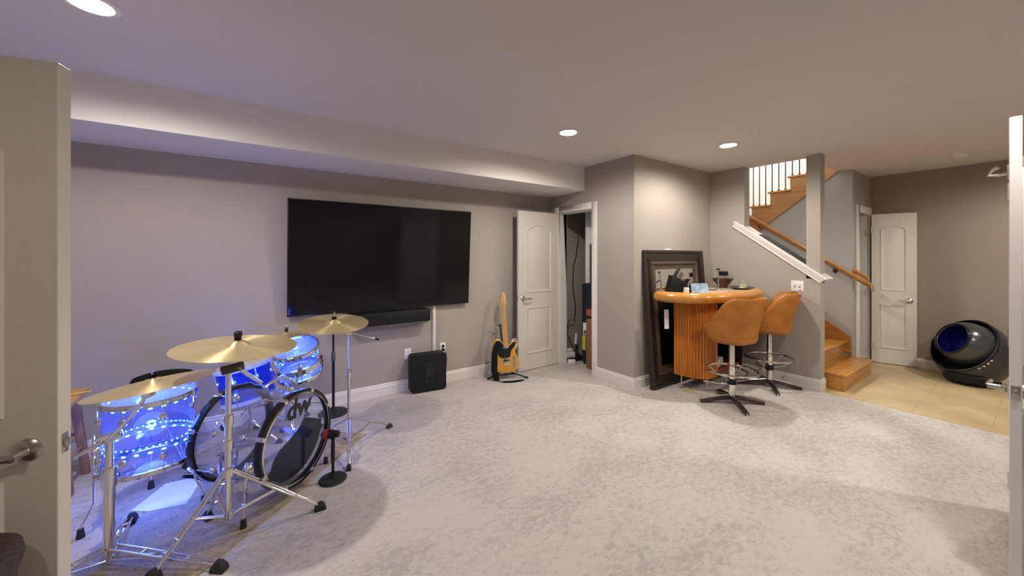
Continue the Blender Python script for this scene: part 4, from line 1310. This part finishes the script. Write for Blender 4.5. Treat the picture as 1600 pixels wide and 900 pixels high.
def rubber_block(mb_parent, p, dirn, s=1.0, name='rubber_foot'):
    d = Vector(dirn); d.z = 0; d.normalize()
    M = frame(p, (0, 0, 1), d)
    mb = MB(M)
    mb.rings([[Vector((x, y, z)) for x, y in ((-a, -w), (a, -w), (a, w), (-a, w))] for z, a, w in ((0.0, 0.030 * s, 0.020 * s), (0.022 * s, 0.026 * s, 0.017 * s), (0.042 * s, 0.010 * s, 0.010 * s))])
    return mb.build(name, 'rubber', mb_parent, bevel=0.004 * s)


def tripod(root, base, zj, zh, feet, rb=0.006, spread=0.012, fs=1.0, single=False):
    for fpt in feet:
        J = Vector((base[0], base[1], zj)); Hh = Vector((base[0], base[1], zh)); Fp = Vector(fpt)
        out = (Fp - J); out.z = 0; out.normalize()
        side = Vector((-out.y, out.x, 0))
        top_ = J + out * 0.018; end = Fp + Vector((0, 0, 0.030 * fs)) - out * 0.012
        mb = MB()
        if single:
            mb.tube([top_, end], rb, 8)
        else:
            for s in (-1, 1):
                mb.tube([top_ + side * spread * s, top_.lerp(end, 0.55) + side * spread * s * 1.1, end + side * spread * 0.4 * s], rb, 8)
            for t in (0.3, 0.72):
                mb.tube([top_.lerp(end, t) - side * spread * 1.2, top_.lerp(end, t) + side * spread * 1.2], rb * 1.3, 6)
        lg = mb.build('leg', 'chrome', root, ang=60)
        if not single:
            br = MB()
            m_ = top_.lerp(end, 0.5)
            for s in (-1, 1):
                br.tube([Hh + out * 0.012 + side * spread * 0.6 * s, m_ + side * spread * 0.6 * s], rb * 0.8, 6)
            br.build('leg_brace', 'chrome', lg, ang=60)
        rubber_block(lg, Vector((Fp.x, Fp.y, Fp.z)), out, fs)


def pole(root, p0, p1, r0, r1, zmid, name='pole'):
    x, y = p0[0], p0[1]
    MB().lathe([(0, p0[2]), (r0, p0[2]), (r0, zmid), (0, zmid)], 18, Matrix.Translation((x, y, 0))).build('lower_tube', 'chrome', root)
    MB().lathe([(0, zmid), (r1, zmid), (r1, p1[2]), (0, p1[2])], 18, Matrix.Translation((x, y, 0))).build('upper_tube', 'chrome', root)
    c = MB().lathe([(r0, zmid - 0.05), (r0 + 0.005, zmid - 0.048), (r0 + 0.006, zmid - 0.01), (r0 + 0.004, zmid + 0.006), (r1, zmid + 0.008), (r1 - 0.002, zmid - 0.05)], 18, Matrix.Translation((x, y, 0)), loop=True).build('clamp_collar', 'chrome', root)
    MB().tube([(x - r0 - 0.004, y - 0.004, zmid - 0.02), (x - r0 - 0.030, y - 0.012, zmid - 0.02)], [0.005, 0.007], 8).build('wing_screw', 'chrome', c)


def cymbal(name, label, c, nrm, R, bell=0.055, dome=0.05, group=None):
    M = frame(c, nrm, (1, 0, 0))
    o = MB()
    h = 0.09 * R + 0.012
    prof_t = [(0.006, h), (bell * 0.5, h - 0.004), (bell * 0.85, h - 0.014), (bell, h - 0.020), (bell * 1.15, h - 0.0225)]
    for i in range(1, 9):
        t = i / 8
        prof_t.append((bell * 1.15 + (R - bell * 1.15) * t, (h - 0.0225) * (1 - t ** 1.55)))
    prof = prof_t + [(r, z - 0.0016) for r, z in reversed(prof_t)]
    o.lathe(prof, 72, loop=True)
    bmm = o
    me_o = bmm.build(name, 'brass', None, loc=(0, 0, 0), ang=50, label=label, cat='cymbal', group=group)
    me_o.matrix_world = M
    W[me_o] = M.copy()
    fl = MB(M).lathe([(0.0045, h + 0.001), (0.016, h + 0.001), (0.016, h + 0.016), (0.0045, h + 0.016)], 18, loop=True).build('felt', 'black_cloth', me_o)
    return me_o, M, h


# --- bass drum
BC, FC = Vector((-0.088, 2.987, 0.350)), Vector((0.2415, 2.636, 0.352))
BC.z = FC.z = 0.345
bax = (FC - BC).normalized()
BH = (FC - BC).length
Mbd = frame((BC + FC) / 2, bax, Vector((-bax.y, bax.x, 0)))      # x: towards viewer's right, y: up, z: front
bd = thing_m('bass_drum', 'large clear bass drum with black hoops and a dw logo', 'bass drum', Mbd)
BR = 0.262
MB(Mbd).lathe([(BR, -BH / 2 + 0.02), (BR, BH / 2 - 0.02), (BR - 0.006, BH / 2 - 0.02), (BR - 0.006, -BH / 2 + 0.02)], 72, loop=True).build('shell', 'clear', bd, ang=60)
for s, nm in ((1, 'front_hoop'), (-1, 'batter_hoop')):
    z = s * (BH / 2 - 0.012)
    hp_ = MB(Mbd).lathe([(BR + 0.004, z - 0.022), (BR + 0.022, z - 0.022), (BR + 0.022, z + 0.022), (BR + 0.004, z + 0.022)], 72, loop=True).build(nm, 'black_gloss', bd, bevel=0.003)
    MB(Mbd).lathe([(BR - (0.005 if s > 0 else 0.012), z + s * 0.018), (BR + 0.005, z + s * 0.012), (BR + 0.005, z + s * 0.019), (BR - (0.005 if s > 0 else 0.012), z + s * 0.0215)], 72, loop=True).build('head_collar', 'grey_metal' if s < 0 else 'chrome', bd)
    MB(Mbd).lathe([(0, z + s * 0.010), (BR + 0.002, z + s * 0.008), (BR + 0.002, z + s * 0.0095), (0, z + s * 0.0115)], 64).build('front_head' if s > 0 else 'batter_head', 'head', bd)
    for k in range(8):
        a = 2 * PI * (k + 0.5) / 8
        Ml = Mbd @ Matrix.Rotation(a, 4, 'Z')
        cl = MB(Ml)
        cl.box(BR + 0.001, BR + 0.027, -0.012, 0.012, z + s * 0.018, z + s * 0.028)
        cl.box(BR + 0.022, BR + 0.028, -0.012, 0.012, z - s * 0.020, z + s * 0.028)
        cl = cl.build('claw', 'chrome', bd, bevel=0.003)
        MB(Ml).cyl((BR + 0.018, 0, z - s * 0.02), (BR + 0.018, 0, z - s * 0.115), 0.0032, n=6).build('tension_rod', 'chrome', cl)
        lz = z - s * 0.125
        MB(Ml).lathe([(0, 0), (0.020, 0), (0.020, 0.008), (0.014, 0.018), (0, 0.020)], 14, frame((BR, 0, lz), (1, 0, 0))).build('lug', 'chrome', bd)
# logo on the front head
def lettering(name, body, size, M, m, parent, th=0.0006, shear=0.0, bold=0.0):
    cu = bpy.data.curves.new(name, 'FONT')
    cu.body = body; cu.size = size; cu.extrude = th; cu.align_x = 'CENTER'; cu.shear = shear; cu.offset = bold
    tmp = bpy.data.objects.new(name + '_tmp', cu)
    COL.objects.link(tmp)
    dg = bpy.context.evaluated_depsgraph_get()
    me = bpy.data.meshes.new_from_object(tmp.evaluated_get(dg))
    bpy.data.objects.remove(tmp)
    me.transform(W[parent].inverted() @ M)
    me.materials.clear()
    me.materials.append(M_[m])
    o = bpy.data.objects.new(name, me)
    COL.objects.link(o); o.parent = parent; W[o] = W[parent].copy()
    return o
lz = BH / 2 + 0.002
lettering('logo_lettering', 'dw', 0.155, Mbd @ Matrix.Translation((0.00, 0.135, lz)), 'logo', bd, shear=0.15, bold=0.006)
lettering('small_lettering', 'drums', 0.036, Mbd @ Matrix.Translation((0.015, 0.245, lz)), 'logo', bd, shear=0.2)
# spurs
for s in (-1, 1):
    aa = math.radians(-12)
    br = Mbd @ Vector((s * (BR + 0.004) * math.cos(aa), (BR + 0.004) * math.sin(aa), 0.165))
    outw = (Mbd.to_3x3() @ Vector((s, 0, 0.30))).normalized()
    ft = Vector((br.x, br.y, 0)) + outw * 0.06
    sp = MB(frame(br, (Mbd.to_3x3() @ Vector((s, 0, 0))))).lathe([(0, -0.002), (0.032, -0.002), (0.034, 0.012), (0.022, 0.026), (0, 0.028)], 18).build('spur_bracket', 'chrome', bd)
    MB().tube([br + outw * 0.028 + Vector((0, 0, 0.05)), br + outw * 0.028, Vector((ft.x, ft.y, F0 + 0.10)), Vector((ft.x, ft.y, F0 + 0.03))], 0.0075, 8).build('spur', 'chrome', sp)
    MB().cyl((ft.x, ft.y, F0), (ft.x, ft.y, F0 + 0.045), 0.017, 0.012, n=12).build('rubber_foot', 'rubber', sp)
    MB().cyl((ft.x, ft.y, F0 + 0.10), (ft.x, ft.y, F0 + 0.125), 0.012, n=10).build('spur_nut', 'chrome', sp)
# pillow inside, against the front head
Mp = Mbd @ Matrix.Translation((0, 0, BH / 2 - 0.16))
pil = []
for i in range(19):
    a = -PI * 0.62 + (PI * 0.62 + 0.02) * i / 18
    pil.append((0.250 * math.cos(a), 0.250 * math.sin(a)))
pil += [(0.225, 0.02), (0.18, -0.035), (0.10, -0.075), (0.02, -0.105), (-0.03, -0.15), (-0.05, -0.20)]
MB(Mp).prism(pil, 0.0, 0.125).build('drum_pillow', 'black_cloth', label='black pillow lying inside the clear bass drum', cat='pillow', bevel=0.012)

# --- kick pedal behind the batter head
kp_o = Mbd @ Vector((0.02, 0, -BH / 2 - 0.02))
kd = -bax
ks = Vector((-kd.y, kd.x, 0))
kpd = thing('kick_pedal', 'metal kick pedal clamped at the rear of the bass drum', 'drum pedal', (kp_o.x, kp_o.y, F0))
Mk2 = frame((kp_o.x, kp_o.y, F0), (0, 0, 1), kd)     # x runs away from the drum
MB(Mk2).box(0.035, 0.36, -0.045, 0.045, 0.0, 0.008).build('base_plate', 'black', kpd, bevel=0.002)
MB(Mk2).rings([[Vector((x, y, z + h)) for y in (-0.04, 0.04) for h in ((0.0, 0.008) if y < 0 else (0.008, 0.0))] for x, z in ((0.05, 0.085), (0.30, 0.022), (0.36, 0.012))]).build('footboard', 'chrome', kpd)
for sy in (-0.055, 0.055):
    MB(Mk2).box(0.035, 0.055, sy - 0.008, sy + 0.008, 0.0, 0.20).build('post', 'chrome', kpd, bevel=0.003)
MB(Mk2).cyl((0.045, -0.075, 0.19), (0.045, 0.075, 0.19), 0.007, n=10).build('axle', 'chrome', kpd)
bt = MB(Mk2).tube([(0.045, 0, 0.19), (0.075, 0, 0.33)], 0.004, 6).build('beater_shaft', 'chrome', kpd)
MB(Mk2).ball((0.075, 0, 0.335), 0.028, 0.022, 0.022, 14).build('beater', 'black_cloth', bt)

# --- floor tom
FT = Vector((-0.466, 2.946, 0.660))
FH = 0.365
ftm = thing_m('floor_tom', 'large clear acrylic floor tom lit by blue light strips', 'floor tom', frame((FT.x, FT.y, FT.z - FH / 2), (0, 0, 1)))
tom(ftm, 0.198, FH, 'clear_blue', 'head_lit', 'head', 8, ((FH / 2 - 0.022, 'led_big'), (-0.045, 'led_fine'), (-0.075, 'led_big')), LED_WATTS * 1.3)
for fx, fy in ((-0.69, 2.86), (-0.263, 2.855), (-0.515, 3.26)):
    d = Vector((fx - FT.x, fy - FT.y, 0)).normalized()
    p = Vector((FT.x, FT.y, 0)) + d * 0.222
    k = MB(frame((FT.x + d.x * 0.198, FT.y + d.y * 0.198, 0.43), d)).lathe([(0, 0), (0.026, 0), (0.028, 0.010), (0.020, 0.030), (0, 0.032)], 16).build('leg_bracket', 'chrome', ftm)
    f_ = p + d * 0.045
    MB().tube([(p.x, p.y, 0.52), (p.x, p.y, 0.16), (f_.x, f_.y, F0 + 0.05), (f_.x, f_.y, F0 + 0.02)], 0.0055, 8).build('leg', 'chrome', k)
    MB().cyl((f_.x, f_.y, F0), (f_.x, f_.y, F0 + 0.045), 0.018, 0.012, n=12).build('rubber_foot', 'rubber', k)

# --- rack tom on its holder
RTn = Vector((-0.2, -0.3, 1)).normalized()
RTp = Vector((0.268, 3.125, 0.790))
RH = 0.20
rtm = thing_m('rack_tom', 'small clear acrylic tom tilted above the bass drum, lit blue', 'tom drum', drum_frame(RTp, RTn, RH))
tom(rtm, 0.143, RH, 'clear_blue', 'head_lit', 'head_lit', 6, ((-0.055, 'led_small'), (-0.03, 'led_fine')), LED_WATTS * 0.55)
bot = W[rtm] @ Vector((0.0, 0.0, -RH / 2))
topb = Mbd @ Vector((0.0, BR, 0.0))
hm = W[rtm] @ Vector((-0.02, -0.155, -0.03))
MB().tube([hm, hm + Vector((-0.01, -0.03, -0.05)), (topb.x + 0.10, topb.y + 0.13, 0.655), (topb.x + 0.03, topb.y + 0.03, 0.650), (topb.x, topb.y, 0.636)], 0.010, 10).build('mount_arm', 'chrome', rtm, ang=60)
MB(W[rtm]).lathe([(0.152, -0.03), (0.172, -0.03), (0.172, 0.01), (0.152, 0.01)], 24, loop=True, a0=PI * 1.1, a1=PI * 1.9).build('suspension_mount', 'chrome', rtm)

# --- snare drum on a stand
SNn = Vector((-0.16, 0.06, 1)).normalized()
SNp = Vector((-0.044, 3.505, 0.628))
SH = 0.245
sn = thing_m('snare_drum', 'blue acrylic snare drum with a white coated head', 'snare drum', drum_frame(SNp, SNn, SH))
tom(sn, 0.172, SH, 'blue_shell', 'coated', 'head', 8, (), LED_WATTS * 0.12, hoop_m='coated')  # blue lamp added inside to light the shell; this drum has no strip
MB(W[sn]).box(0.175, 0.195, -0.02, 0.02, -0.06, 0.04).build('strainer', 'chrome', sn, bevel=0.004)
sc = (SNp - SNn * (SH + 0.006))
ss_ = thing('snare_stand', 'low chrome stand carrying the blue snare drum', 'drum stand', (sc.x, sc.y, 0))
for k in range(3):
    a = 2 * PI * k / 3 + 0.3
    d = Vector((math.cos(a), math.sin(a), 0))
    e1 = sc + d * 0.12 - Vector((0, 0, 0.03)); 
    MB().tube([(sc.x, sc.y, sc.z - 0.09), tuple(sc + d * 0.10 - Vector((0, 0, 0.060 + 0.0))), tuple(sc + d * 0.205 - Vector((0, 0, 0.050)))], 0.006, 8).build('basket_arm', 'chrome', ss_)
MB().cyl((sc.x, sc.y, 0.06), (sc.x, sc.y, sc.z - 0.08), 0.012, n=12).build('lower_tube', 'chrome', ss_)
tripod(ss_, (sc.x, sc.y), 0.20, 0.07, [(sc.x + 0.2 * math.cos(a), sc.y + 0.2 * math.sin(a), zf(sc.x + 0.2 * math.cos(a), sc.y + 0.2 * math.sin(a))) for a in (1.75, 3.84, 5.93)], 0.005, 0.010, 0.8)

# --- cymbals and their stands
A_c = Vector((-0.055, 2.411, 0.985)); A_n = (0.05, -0.05, 1)
ca, Ma_, h = cymbal('ride_cymbal', 'largest brass cymbal with black cap, nearest above the bass drum', A_c, A_n, 0.270)
MB(Ma_).lathe([(0, h + 0.017), (0.017, h + 0.017), (0.019, h + 0.024), (0.018, h + 0.040), (0.012, h + 0.046), (0, h + 0.046)], 16).build('cymbal_cap', 'black', ca)
sa = thing('cymbal_stand', 'chrome double-braced stand holding the large brass cymbal', 'cymbal stand', (-0.092, 2.416, 0))
pole(sa, (-0.092, 2.416, 0.11), (0, 0, 0.862), 0.0165, 0.0125, 0.635)
MB(frame((-0.092, 2.416, 0.46), (0, 0, 1))).lathe([(0.0165, 0), (0.021, 0.002), (0.022, 0.05), (0.0165, 0.055)], 16, loop=True).build('memory_collar', 'chrome', sa)
MB().lathe([(0.0168, 0.325), (0.026, 0.327), (0.026, 0.37), (0.0168, 0.375)], 16, Matrix.Translation((-0.092, 2.416, 0)), loop=True).build('leg_collar', 'chrome', sa)
MB().lathe([(0.0168, 0.111), (0.023, 0.111), (0.023, 0.14), (0.0168, 0.14)], 16, Matrix.Translation((-0.092, 2.416, 0)), loop=True).build('brace_collar', 'chrome', sa)
MB(frame((-0.080, 2.412, 0.878), (0.3, -1, 0), (1, 0.3, 0.1))).box(-0.045, 0.055, -0.022, 0.022, -0.018, 0.018).build('tilter', 'dark_metal', sa, bevel=0.008)
MB().tube([(-0.050, 2.412, 0.878), (-0.012, 2.432, 0.830), (0.05, 2.455, 0.765)], [0.011, 0.011, 0.009], 8).build('boom_lever', 'chrome', sa)
MB(Ma_).cyl((0, 0, -0.085), (0, 0, h - 0.002), 0.0045, n=8).build('cymbal_post', 'chrome', sa)
tripod(sa, (-0.092, 2.416), 0.35, 0.125, [(0.33, 2.40, 0.001), (-0.358, 2.300, F0), (-0.19, 2.655, F0)], 0.0065, 0.013, 1.05)

B_c = Vector((-0.392, 2.53, 0.822)); B_n = (-0.10, 0.10, 1)
cb, Mb_, h = cymbal('crash_cymbal', 'pale brass cymbal tilted above the floor tom', B_c, B_n, 0.246)
MB(Mb_).cyl((0, 0, h + 0.017), (0, 0, h + 0.050), 0.004, n=8).build('wing_nut', 'chrome', cb)
sB = thing('cymbal_stand', 'chrome boom stand with thick tube beside the floor tom', 'cymbal stand', (-0.545, 2.538, 0))
pole(sB, (-0.545, 2.538, 0.035), (0, 0, 0.585), 0.0215, 0.0145, 0.455)
MB().lathe([(0.0218, 0.37), (0.028, 0.372), (0.028, 0.42), (0.0218, 0.422)], 18, Matrix.Translation((-0.545, 2.538, 0)), loop=True).build('memory_collar', 'chrome', sB)
MB(frame((-0.545, 2.538, 0.60), (0, -1, 0), (1, 0, 0.2))).box(-0.045, 0.045, -0.02, 0.02, -0.02, 0.02).build('tilter', 'chrome', sB, bevel=0.008)
MB().tube([(-0.545, 2.515, 0.595), (-0.47, 2.51, 0.685), (-0.415, 2.52, 0.775)], 0.0085, 10).build('boom_arm', 'chrome', sB)
MB().tube([(-0.56, 2.515, 0.597), (-0.61, 2.53, 0.565), (-0.655, 2.552, 0.538)], [0.010, 0.010, 0.008], 10).build('boom_end', 'chrome', sB)
MB(frame((-0.408, 2.524, 0.775), (0, -1, 0), (1, 0, 0.4))).box(-0.025, 0.025, -0.014, 0.014, -0.014, 0.014).build('boom_tilter', 'chrome', sB, bevel=0.005)
MB(Mb_).cyl((0, 0, -0.045), (0, 0, h - 0.002), 0.0045, n=8).build('cymbal_post', 'chrome', sB)
tripod(sB, (-0.545, 2.538), 0.085, 0.03, [(-0.118, 2.20, 0.001), (-0.53, 2.86, F0), (-0.88, 2.40, F0)], 0.0055, 0.016, 1.15)

C_c = Vector((0.513, 3.056, 0.955)); C_n = (0.0, -0.15, 1)
ccm, Mc_, h = cymbal('crash_cymbal', 'brass cymbal on the thin stand in front of the television', C_c, C_n, 0.240)
MB(Mc_).cyl((0, 0, h + 0.017), (0, 0, h + 0.055), 0.004, n=8).build('wing_nut', 'chrome', ccm)
sC = thing('cymbal_stand', 'slim chrome boom stand at the right end of the drum kit', 'cymbal stand', (0.615, 3.05, 0))
pole(sC, (0.615, 3.05, 0.045), (0, 0, 0.865), 0.0105, 0.0075, 0.585)
MB(frame((0.615, 3.05, 0.875), (0, -1, 0), (1, 0, -0.2))).box(-0.022, 0.022, -0.014, 0.014, -0.012, 0.012).build('tilter', 'chrome', sC, bevel=0.005)
MB().tube([(0.83, 3.02, 0.800), (0.72, 3.03, 0.842), (0.615, 3.045, 0.876), (0.515, 3.056, 0.915)], 0.0055, 8).build('boom_arm', 'chrome', sC)
MB().cyl((0.83, 3.02, 0.800), (0.80, 3.023, 0.812), 0.008, n=10).build('boom_cap', 'black', sC)
MB(Mc_).cyl((0, 0, -0.045), (0, 0, h - 0.002), 0.0045, n=8).build('cymbal_post', 'chrome', sC)
tripod(sC, (0.615, 3.05), 0.215, 0.055, [(0.97, 3.21, 0.001), (0.551, 2.735, 0.001), (0.37, 3.30, F0)], 0.0048, 0.009, 0.85)

# --- hi-hat
H_c = Vector((0.255, 3.735, 0.775))
hh = thing('hi_hat', 'pair of brass hi-hat cymbals behind the rack tom', 'hi-hat', (H_c.x, H_c.y, 0))
for nm, up in (('top_cymbal', 1), ('bottom_cymbal', -1)):
    M = frame(H_c + Vector((0, 0, 0.006 * up)), (0, 0, up))
    R = 0.178; bl = 0.042; h = 0.030
    pt = [(0.006, h), (bl * 0.6, h - 0.005), (bl, h - 0.016), (bl * 1.15, h - 0.0175)] + [(bl * 1.15 + (R - bl * 1.15) * t, (h - 0.0175) * (1 - t ** 1.4)) for t in (0.25, 0.5, 0.75, 1.0)]
    o = MB().lathe(pt + [(r, z - 0.0014) for r, z in reversed(pt)], 56, loop=True).build(nm, 'brass', None, loc=(0, 0, 0), ang=50)
    o.parent = hh
    o.matrix_local = W[hh].inverted() @ M
MB().lathe([(0, 0.05), (0.013, 0.05), (0.013, 0.52), (0.010, 0.53), (0.010, 0.735), (0, 0.735)], 14, Matrix.Translation((H_c.x, H_c.y, 0))).build('lower_tube', 'chrome', hh)
MB().cyl((H_c.x, H_c.y, 0.74), (H_c.x, H_c.y, 0.865), 0.0035, n=8).build('pull_rod', 'chrome', hh)
MB().lathe([(0.004, 0.812), (0.013, 0.812), (0.013, 0.832), (0.009, 0.836), (0.004, 0.85)], 14, Matrix.Translation((H_c.x, H_c.y, 0)), loop=True).build('clutch', 'black', hh)
MB().tube([(H_c.x - 0.018, H_c.y, 0.846), (H_c.x + 0.018, H_c.y, 0.846)], 0.006, 8).build('wing_nut', 'chrome', hh)
tripod(hh, (H_c.x, H_c.y), 0.22, 0.07, [(H_c.x + 0.22 * math.cos(a), H_c.y + 0.22 * math.sin(a), zf(H_c.x + 0.22 * math.cos(a), H_c.y + 0.22 * math.sin(a))) for a in (4.9, 0.7, 2.8)], 0.005, 0.01, 0.8)

# --- drum throne
TC = Vector((-0.50, 3.56, 0.0))
dt = thing('drum_throne', 'round black drum throne behind the floor tom', 'stool', TC)
MB(Matrix.Translation(TC)).lathe([(0, 0.545), (0.13, 0.545), (0.162, 0.560), (0.170, 0.590), (0.160, 0.618), (0.12, 0.630), (0, 0.632)], 36).build('seat', 'black_cloth', dt)
MB(Matrix.Translation(TC)).lathe([(0, 0.10), (0.018, 0.10), (0.018, 0.35), (0.013, 0.36), (0.013, 0.545), (0, 0.545)], 16).build('post', 'chrome', dt)
tripod(dt, (TC.x, TC.y), 0.33, 0.12, [(TC.x + 0.23 * math.cos(a), TC.y + 0.23 * math.sin(a), zf(TC.x + 0.23 * math.cos(a), TC.y + 0.23 * math.sin(a))) for a in (1.2, 3.3, 5.4)], 0.006, 0.012, 0.95)

# --- microphone on a low stand in front of the bass drum
MB_ = Vector((0.442, 2.672, 0.0))
ms = thing('microphone_stand', 'low black microphone stand with round base in front of the bass drum', 'microphone stand', MB_)
MB(Matrix.Translation((MB_.x, MB_.y, 0.0))).lathe([(0, 0.0005), (0.083, 0.0005), (0.085, 0.006), (0.078, 0.014), (0.02, 0.020), (0.014, 0.045), (0, 0.045)], 36).build('base', 'rubber', ms)
MB().cyl((MB_.x, MB_.y, 0.02), (MB_.x, MB_.y, 0.265), 0.009, n=12).build('shaft', 'black', ms)
MB().cyl((MB_.x, MB_.y, 0.12), (MB_.x, MB_.y, 0.24), 0.0125, n=12).build('clutch_grip', 'rubber', ms)
mdir = -(Mbd.to_3x3() @ Vector((0.35, 0, 1))).normalized()
mc0 = Vector((MB_.x, MB_.y, 0.298)) - mdir * 0.035
Mm2 = frame(mc0, mdir)
mic = thing_m('microphone', 'stubby black microphone with a red head band aimed at the bass drum', 'microphone', Mm2)
MB(Mm2).lathe([(0, -0.005), (0.017, -0.005), (0.022, 0.0), (0.024, 0.03), (0.029, 0.040), (0.029, 0.062), (0, 0.062)], 24).build('body', 'black', mic)
MB(Mm2).lathe([(0, 0.0622), (0.0295, 0.0622), (0.0305, 0.070), (0.0295, 0.086), (0, 0.086)], 24).build('red_band', 'red', mic, label='red band')
MB(Mm2).lathe([(0, 0.0862), (0.029, 0.0862), (0.026, 0.098), (0.015, 0.106), (0, 0.108)], 24).build('grille', 'grey_metal', mic)
MB().tube([Vector((MB_.x, MB_.y, 0.262)), Vector((MB_.x, MB_.y, 0.275))], 0.013, 10).build('mic_clip', 'black', ms)

# --- tall black pole with round base by the wall
PB = Vector((0.632, 3.80, 0))
ps = thing('pole_stand', 'tall thin black pole stand with a flat round base near the wall', 'microphone stand', PB)
MB(Matrix.Translation(PB)).lathe([(0, 0.0005), (0.128, 0.0005), (0.130, 0.006), (0.12, 0.016), (0.022, 0.024), (0.016, 0.06), (0, 0.06)], 36).build('base', 'rubber', ps)
MB().cyl((PB.x, PB.y, 0.05), (PB.x, PB.y, 0.50), 0.0125, n=12).build('lower_tube', 'black', ps)
MB().cyl((PB.x, PB.y, 0.50), (PB.x, PB.y, 0.86), 0.0095, n=12).build('upper_tube', 'black', ps)
MB().lathe([(0.0098, 0.49), (0.018, 0.49), (0.019, 0.55), (0.013, 0.575), (0.0098, 0.575)], 14, Matrix.Translation(PB), loop=True).build('clutch', 'grey_metal', ps)

# --- wooden stool behind the left door
WS = Vector((-1.06, 3.55, 0))
ws = thing('wooden_stool', 'wooden stool with orange-brown seat beyond the left door', 'stool', WS)
b = MB(Matrix.Translation(WS))
b.rings([[Vector((x * s, y * s, z)) for x, y in ((-0.17, -0.16), (0.17, -0.16), (0.17, 0.16), (-0.17, 0.16))] for z, s in ((0.535, 0.97), (0.545, 1.0), (0.570, 1.0), (0.577, 0.97))])
b.build('seat', 'stooltop', ws, bevel=0.006)
for sx in (-1, 1):
    for sy in (-1, 1):
        b = MB(Matrix.Translation(WS))
        t0 = Vector((sx * 0.115, sy * 0.105, 0.536)); t1 = Vector((sx * 0.158, sy * 0.148, 0.0))
        b.rings([[c + Vector((x * w, y * w, 0)) for x, y in ((-1, -1), (1, -1), (1, 1), (-1, 1))] for c, w in ((t0, 0.021), (t1, 0.019))])
        b.build('leg', 'stoolwood', ws, bevel=0.003)
for sx in (-1, 1):
    MB(Matrix.Translation(WS)).cyl((sx * 0.143, -0.13, 0.20), (sx * 0.143, 0.13, 0.20), 0.011, n=8).build('stretcher', 'stoolwood', ws)
for sy in (-1, 1):
    MB(Matrix.Translation(WS)).cyl((-0.13, sy * 0.127, 0.28), (0.13, sy * 0.127, 0.28), 0.011, n=8).build('stretcher', 'stoolwood', ws)
ds = thing('drumsticks', 'pair of pale drumsticks lying on the wooden stool', 'drumsticks', (-1.0, 3.55, 0.577))
for k, (dy, a) in enumerate(((0.0, 0.25), (0.03, 0.2))):
    M = frame((-1.15, 3.46 + dy, 0.5845), (math.cos(a), math.sin(a), 0))
    MB(M).lathe([(0, 0), (0.006, 0.002), (0.0072, 0.01), (0.0072, 0.22), (0.0035, 0.30), (0.0055, 0.306), (0.004, 0.315), (0, 0.317)], 10).build('stick', 'maple', ds)

# --- dark basket at the lower left, in front of the left door
HB = Vector((-0.702, 1.452, 0))
bk_ = thing('woven_basket', 'dark brown textured basket in front of the left door at the lower corner', 'basket', HB)
def sq(r, z, n=40, q=3.5): return [HB + Vector((r * math.copysign(abs(math.cos(a)) ** (2 / q), math.cos(a)), r * math.copysign(abs(math.sin(a)) ** (2 / q), math.sin(a)), z)) for a in [2 * PI * i / n for i in range(n)]]
MB().rings([sq(0.17, 0.0), sq(0.185, 0.02), sq(0.205, 0.62), sq(0.208, 0.655)]).build('body', 'hamper', bk_, ang=50)
MB().rings([sq(0.213, 0.656), sq(0.216, 0.67), sq(0.212, 0.695), sq(0.19, 0.712), sq(0.12, 0.718)]).build('lid', 'hamper', bk_, ang=50)
